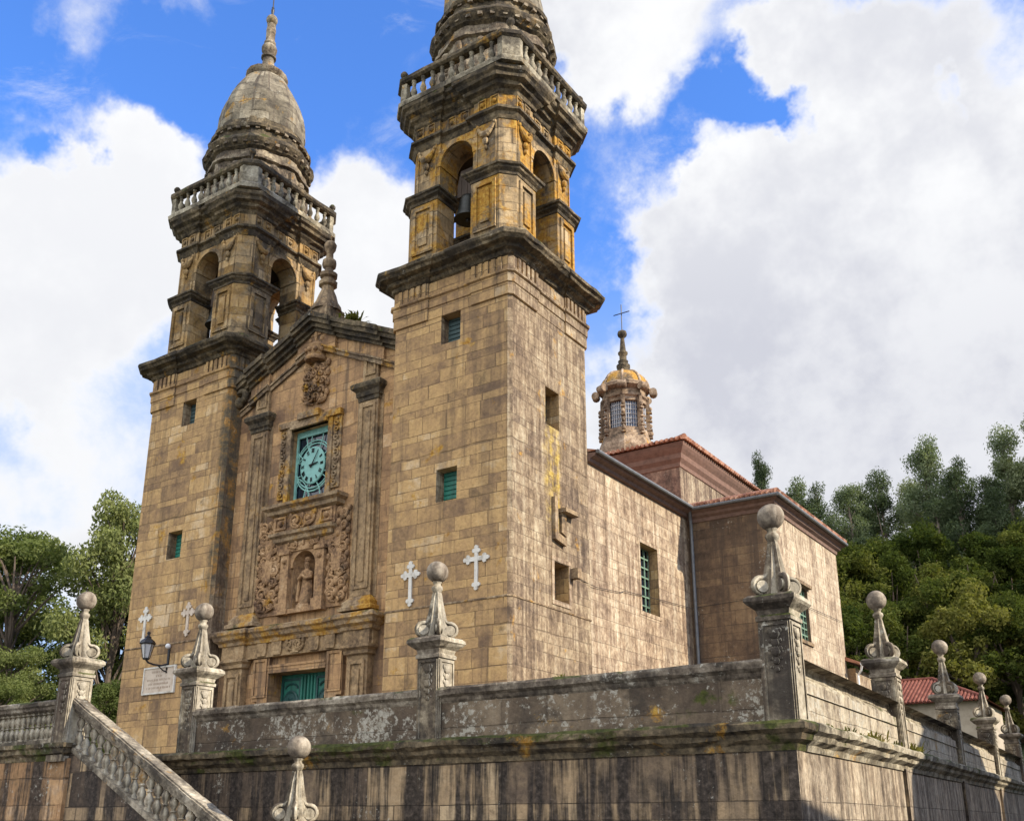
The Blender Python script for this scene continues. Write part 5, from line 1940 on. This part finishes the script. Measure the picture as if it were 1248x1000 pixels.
def quad_mesh(name, V, mat):
    me = bpy.data.meshes.new(name)
    n = len(V)//4
    me.vertices.add(len(V)); me.vertices.foreach_set('co', V.astype(np.float32).ravel())
    me.loops.add(n*4); me.loops.foreach_set('vertex_index', np.arange(n*4, dtype=np.int32))
    me.polygons.add(n); me.polygons.foreach_set('loop_start', np.arange(0, n*4, 4, dtype=np.int32))
    me.update(calc_edges=True)
    me.materials.append(MT[mat])
    return me


def tree_proto(kind, seed):
    """meshes of one tree about its base: (trunk mesh, crown mesh)"""
    rnd = np.random.RandomState(seed)
    b = B()
    clumps = []
    if kind == 'dense':
        H = 12.0
        tops = []
        for i in range(9):
            a = rnd.uniform(0, 2*PI); rr = rnd.uniform(.6, 3.6); z = rnd.uniform(6, 11)
            tops.append((rr*math.cos(a), rr*math.sin(a), z))
        b.tube([(0, 0, -1), (.1, .05, 2.5), (.0, .1, 5)], [.35, .26, .2], 8)
        for t in tops:
            b.tube([(0, .05, rnd.uniform(2.5, 5)), (t[0]*.5, t[1]*.5, t[2]*.72), t], [.14, .09, .03], 6)
        for i in range(64):
            a = rnd.uniform(0, 2*PI); z = rnd.uniform(1.0, 11.6)
            R_ = 4.3*math.sqrt(max(.05, 1-((z-5.2)/6.6)**2))
            rr = R_*rnd.uniform(.3, 1.05)
            clumps.append(((rr*math.cos(a), rr*math.sin(a), z), rnd.uniform(.45, 1.25)))
        V = leaves(clumps, 300, .33, rnd, flat=.85, shell=.25)
        bark, leaf = 'bark', 'leaf_dense'
    elif kind == 'euc':
        H = 21.0
        lean = rnd.uniform(-.8, .8)
        tr = [(0, 0, -1), (lean*.2, 0, 6), (lean*.6, .1, 12), (lean, .1, 17), (lean*1.2, 0, 19.5)]
        b.tube(tr, [.3, .24, .17, .1, .04], 8)
        if rnd.rand() < .6:
            b.tube([(lean*.2, 0, 6), (lean*.2+1.0, .4, 11), (lean*.2+1.9, .6, 16)], [.15, .1, .03], 6)
        nC = rnd.randint(42, 54)
        for i in range(nC):
            z = rnd.uniform(4.0, 20)
            k = (z-4.0)/16
            R_ = 4.6*(1-.5*k)*(0.5+.5*math.sin(PI*min(1, k+.25)))
            a = rnd.uniform(0, 2*PI)
            rr = R_*rnd.uniform(.2, 1)
            c = (lean*z/17+rr*math.cos(a), rr*math.sin(a), z)
            clumps.append((c, rnd.uniform(.6, 1.75)))
            b.tube([(lean*(z-1.6)/17, 0, z-1.8), (lean*z/17+rr*.6*math.cos(a), rr*.6*math.sin(a), z-.5), c], [.06, .045, .015], 5)
        V = leaves(clumps, 200, .36, rnd, droop=.8, flat=.95, shell=.1, aspect=.34)
        bark, leaf = 'palebark', 'leaf_euc'
    else:
        H = 13.0
        b.tube([(0, 0, -1), (.2, 0, 3), (-.1, .2, 7), (.3, .1, 11)], [.3, .22, .14, .03], 8)
        nC = 46
        for i in range(nC):
            z = rnd.uniform(2.2, 12.6)
            R_ = 3.6*math.sqrt(max(.04, 1-((z-6.2)/7.0)**2))
            a = rnd.uniform(0, 2*PI); rr = R_*rnd.uniform(.25, 1)
            c = (rr*math.cos(a), rr*math.sin(a), z)
            clumps.append((c, rnd.uniform(.7, 1.4)))
            b.tube([(0, 0, max(1, z-3.0)), (c[0]*.6, c[1]*.6, z-1.0), c], [.09, .05, .015], 5)
        V = leaves(clumps, 420, .25, rnd, flat=.65, shell=.15, aspect=.42)
        bark, leaf = 'bark', 'leaf_acacia'
    me = bpy.data.meshes.new(kind+'_trunk')
    me.from_pydata(b.v, [], b.f); me.materials.append(MT[bark])
    return me, quad_mesh(kind+'_crown', V, leaf)


PROTO = {k: [tree_proto(k, s+i) for i in range(n)] for k, s, n in (('dense', 100, 4), ('euc', 200, 6), ('acacia', 300, 4))}


def tree(kind, idx, x, y, z, s, rz, name, label, group, sxy=1.0):
    root = empty(name, (x, y, z))
    root.rotation_euler = (0, 0, rz)
    root.scale = (s*sxy, s*sxy, s)
    tag(root, label, 'tree', group)
    tm, cm = PROTO[kind][idx % len(PROTO[kind])]
    for nm, me in (('trunk', tm), ('crown', cm)):
        o = bpy.data.objects.new(nm, me)
        sc.collection.objects.link(o)
        o.parent = root


def forest():
    r = random.Random(5)
    # skyline eucalyptus on the hill: (x at y=105, top z)
    E = [(-28.2, 48.3, 'thin wispy eucalyptus at the left end of the skyline, beside the church roof'), (-23.2, 44.3, 'rounded eucalyptus on the skyline just right of the church roof'),
         (-20.6, 43.0, None), (-16.4, 42.0, 'broad rounded eucalyptus in the dip of the skyline'), (-12.4, 42.2, None), (-9.6, 41.6, None), (-7.1, 46.2, 'tall eucalyptus with a tufted crown standing highest in the middle of the skyline'),
         (-5.0, 40.5, None), (-3.4, 43.2, 'slender pointed eucalyptus left of the tall bare-trunked one'), (-.6, 40.0, None), (1.9, 45.2, 'tall eucalyptus with long bare trunk near the right edge'), (4.6, 41.8, None), (6.4, 48.5, 'tallest eucalyptus cut by the right edge of the picture'), (9, 44, None), (-32, 45, None), (-26, 42, None), (13, 46, None)]
    for i, (x, zt, lab) in enumerate(E):
        y = 105+r.uniform(-4, 4)
        k = (y+24.5)/129.5
        x = 16.4+(x-16.4)*k; zt = -.8+(zt+.8)*k
        g = ground_h(x, y)
        s = max(.5, (zt-g)/20.6)
        tree('euc', i, x, y, g, s, r.uniform(0, 6.28), 'eucalyptus_tree', lab or 'eucalyptus in the row along the hilltop, partly hidden between its neighbours', 'eucalyptus trees on the hilltop', .55 if i == 0 else .95)
    for i in range(8):
        x = -27+40*(i+.5)/8+r.uniform(-1, 1); y = r.uniform(99, 103)
        g = ground_h(x, y)
        tree('euc', i+1, x, y, g, r.uniform(.55, .82), r.uniform(0, 6.28), 'eucalyptus_tree', 'shorter eucalyptus standing in front of the hilltop row', 'eucalyptus trees in front of the hilltop row', 1.25)
    for i in range(20):
        x = -38+54*(i+.5)/20+r.uniform(-1, 1); y = r.uniform(110, 128)
        g = ground_h(x, y)
        s = r.uniform(.62, .92)
        tree('euc', i+2, x, y, g, s, r.uniform(0, 6.28), 'eucalyptus_tree', 'small distant eucalyptus filling the gaps behind the hilltop row', 'eucalyptus trees behind the hilltop row', 1.3)
    # dense broad-leaved wood on the slope
    k = 0
    for row, (y, z_off, n, xa, xb) in enumerate(((62, 0, 7, -17, 12), (71, 0, 9, -20, 13), (80, 0, 10, -24, 13), (89, 0, 10, -28, 14), (97, 0, 11, -32, 15))):
        for i in range(n):
            x = xa+(xb-xa)*(i+.5)/n+r.uniform(-1.2, 1.2)
            yy = y+r.uniform(-3, 3)
            g = ground_h(x, yy)
            s = r.uniform(.85, 1.2)*(1.0 if row < 4 else .85)
            tree('dense', r.randint(0, 3), x, yy, g-.5, s, r.uniform(0, 6.28), 'broadleaf_tree',
                 ['dense tree low on the slope right behind the red-roofed house', 'dense bushy tree on the lower slope under the hilltop eucalyptus', 'bushy yellow-green tree halfway up the wooded slope', 'dense tree high on the wooded slope', 'dense tree just under the hilltop eucalyptus row'][row], 'broadleaf trees on the slope, row %s' % ['one', 'two', 'three', 'four', 'five'][row])
            k += 1
    # left of the church
    LT = [(-56, 16, 17.5, 'acacia', 'bushy green tree cut by the left edge'), (-49.5, 13, 17.0, 'acacia', 'broad green tree second from the left edge'), (-44.5, 18, 14.5, 'acacia', 'lower green tree behind the leftmost pillar'),
          (-40.8, 15, 20.0, 'acacia', 'tall airy tree with see-through branches beside the left tower'), (-39.0, 20, 22.0, 'acacia', 'thin tall tree half hidden by the left tower'), (-46, 4, 9, 'acacia', 'low bushy tree over the left balustrade'),
          (-53, 2, 10.5, 'acacia', 'round bushy tree at the left edge above the balustrade'), (-40, 8, 8.5, 'acacia', 'small tree right against the left tower edge'), (-60, 8, 13, 'acacia', 'tree mostly outside the left edge'), (-37, 12, 7.5, 'acacia', 'low shrubby tree at the foot of the left tower'), (-43, -1, 7, 'acacia', 'lowest bush just over the left balustrade'), (-34, 4, 6.5, 'acacia', 'dark shrub in the corner between left balustrade and tower'), (-49, -4, 7.5, 'acacia', 'dark bush above the left balustrade near the picture edge')]
    for i, (x, y, h, kd, lab) in enumerate(LT):
        g = ground_h(x, y)
        tree(kd, i, x, y, g-.3, h/13.0, r.uniform(0, 6.28), 'acacia_tree', lab, 'trees left of the church', .66 if h > 19 else 1.05)

forest()

sc.render.engine = 'CYCLES'
sc.cycles.max_bounces = 6
sc.cycles.diffuse_bounces = 3
sc.cycles.transparent_max_bounces = 4
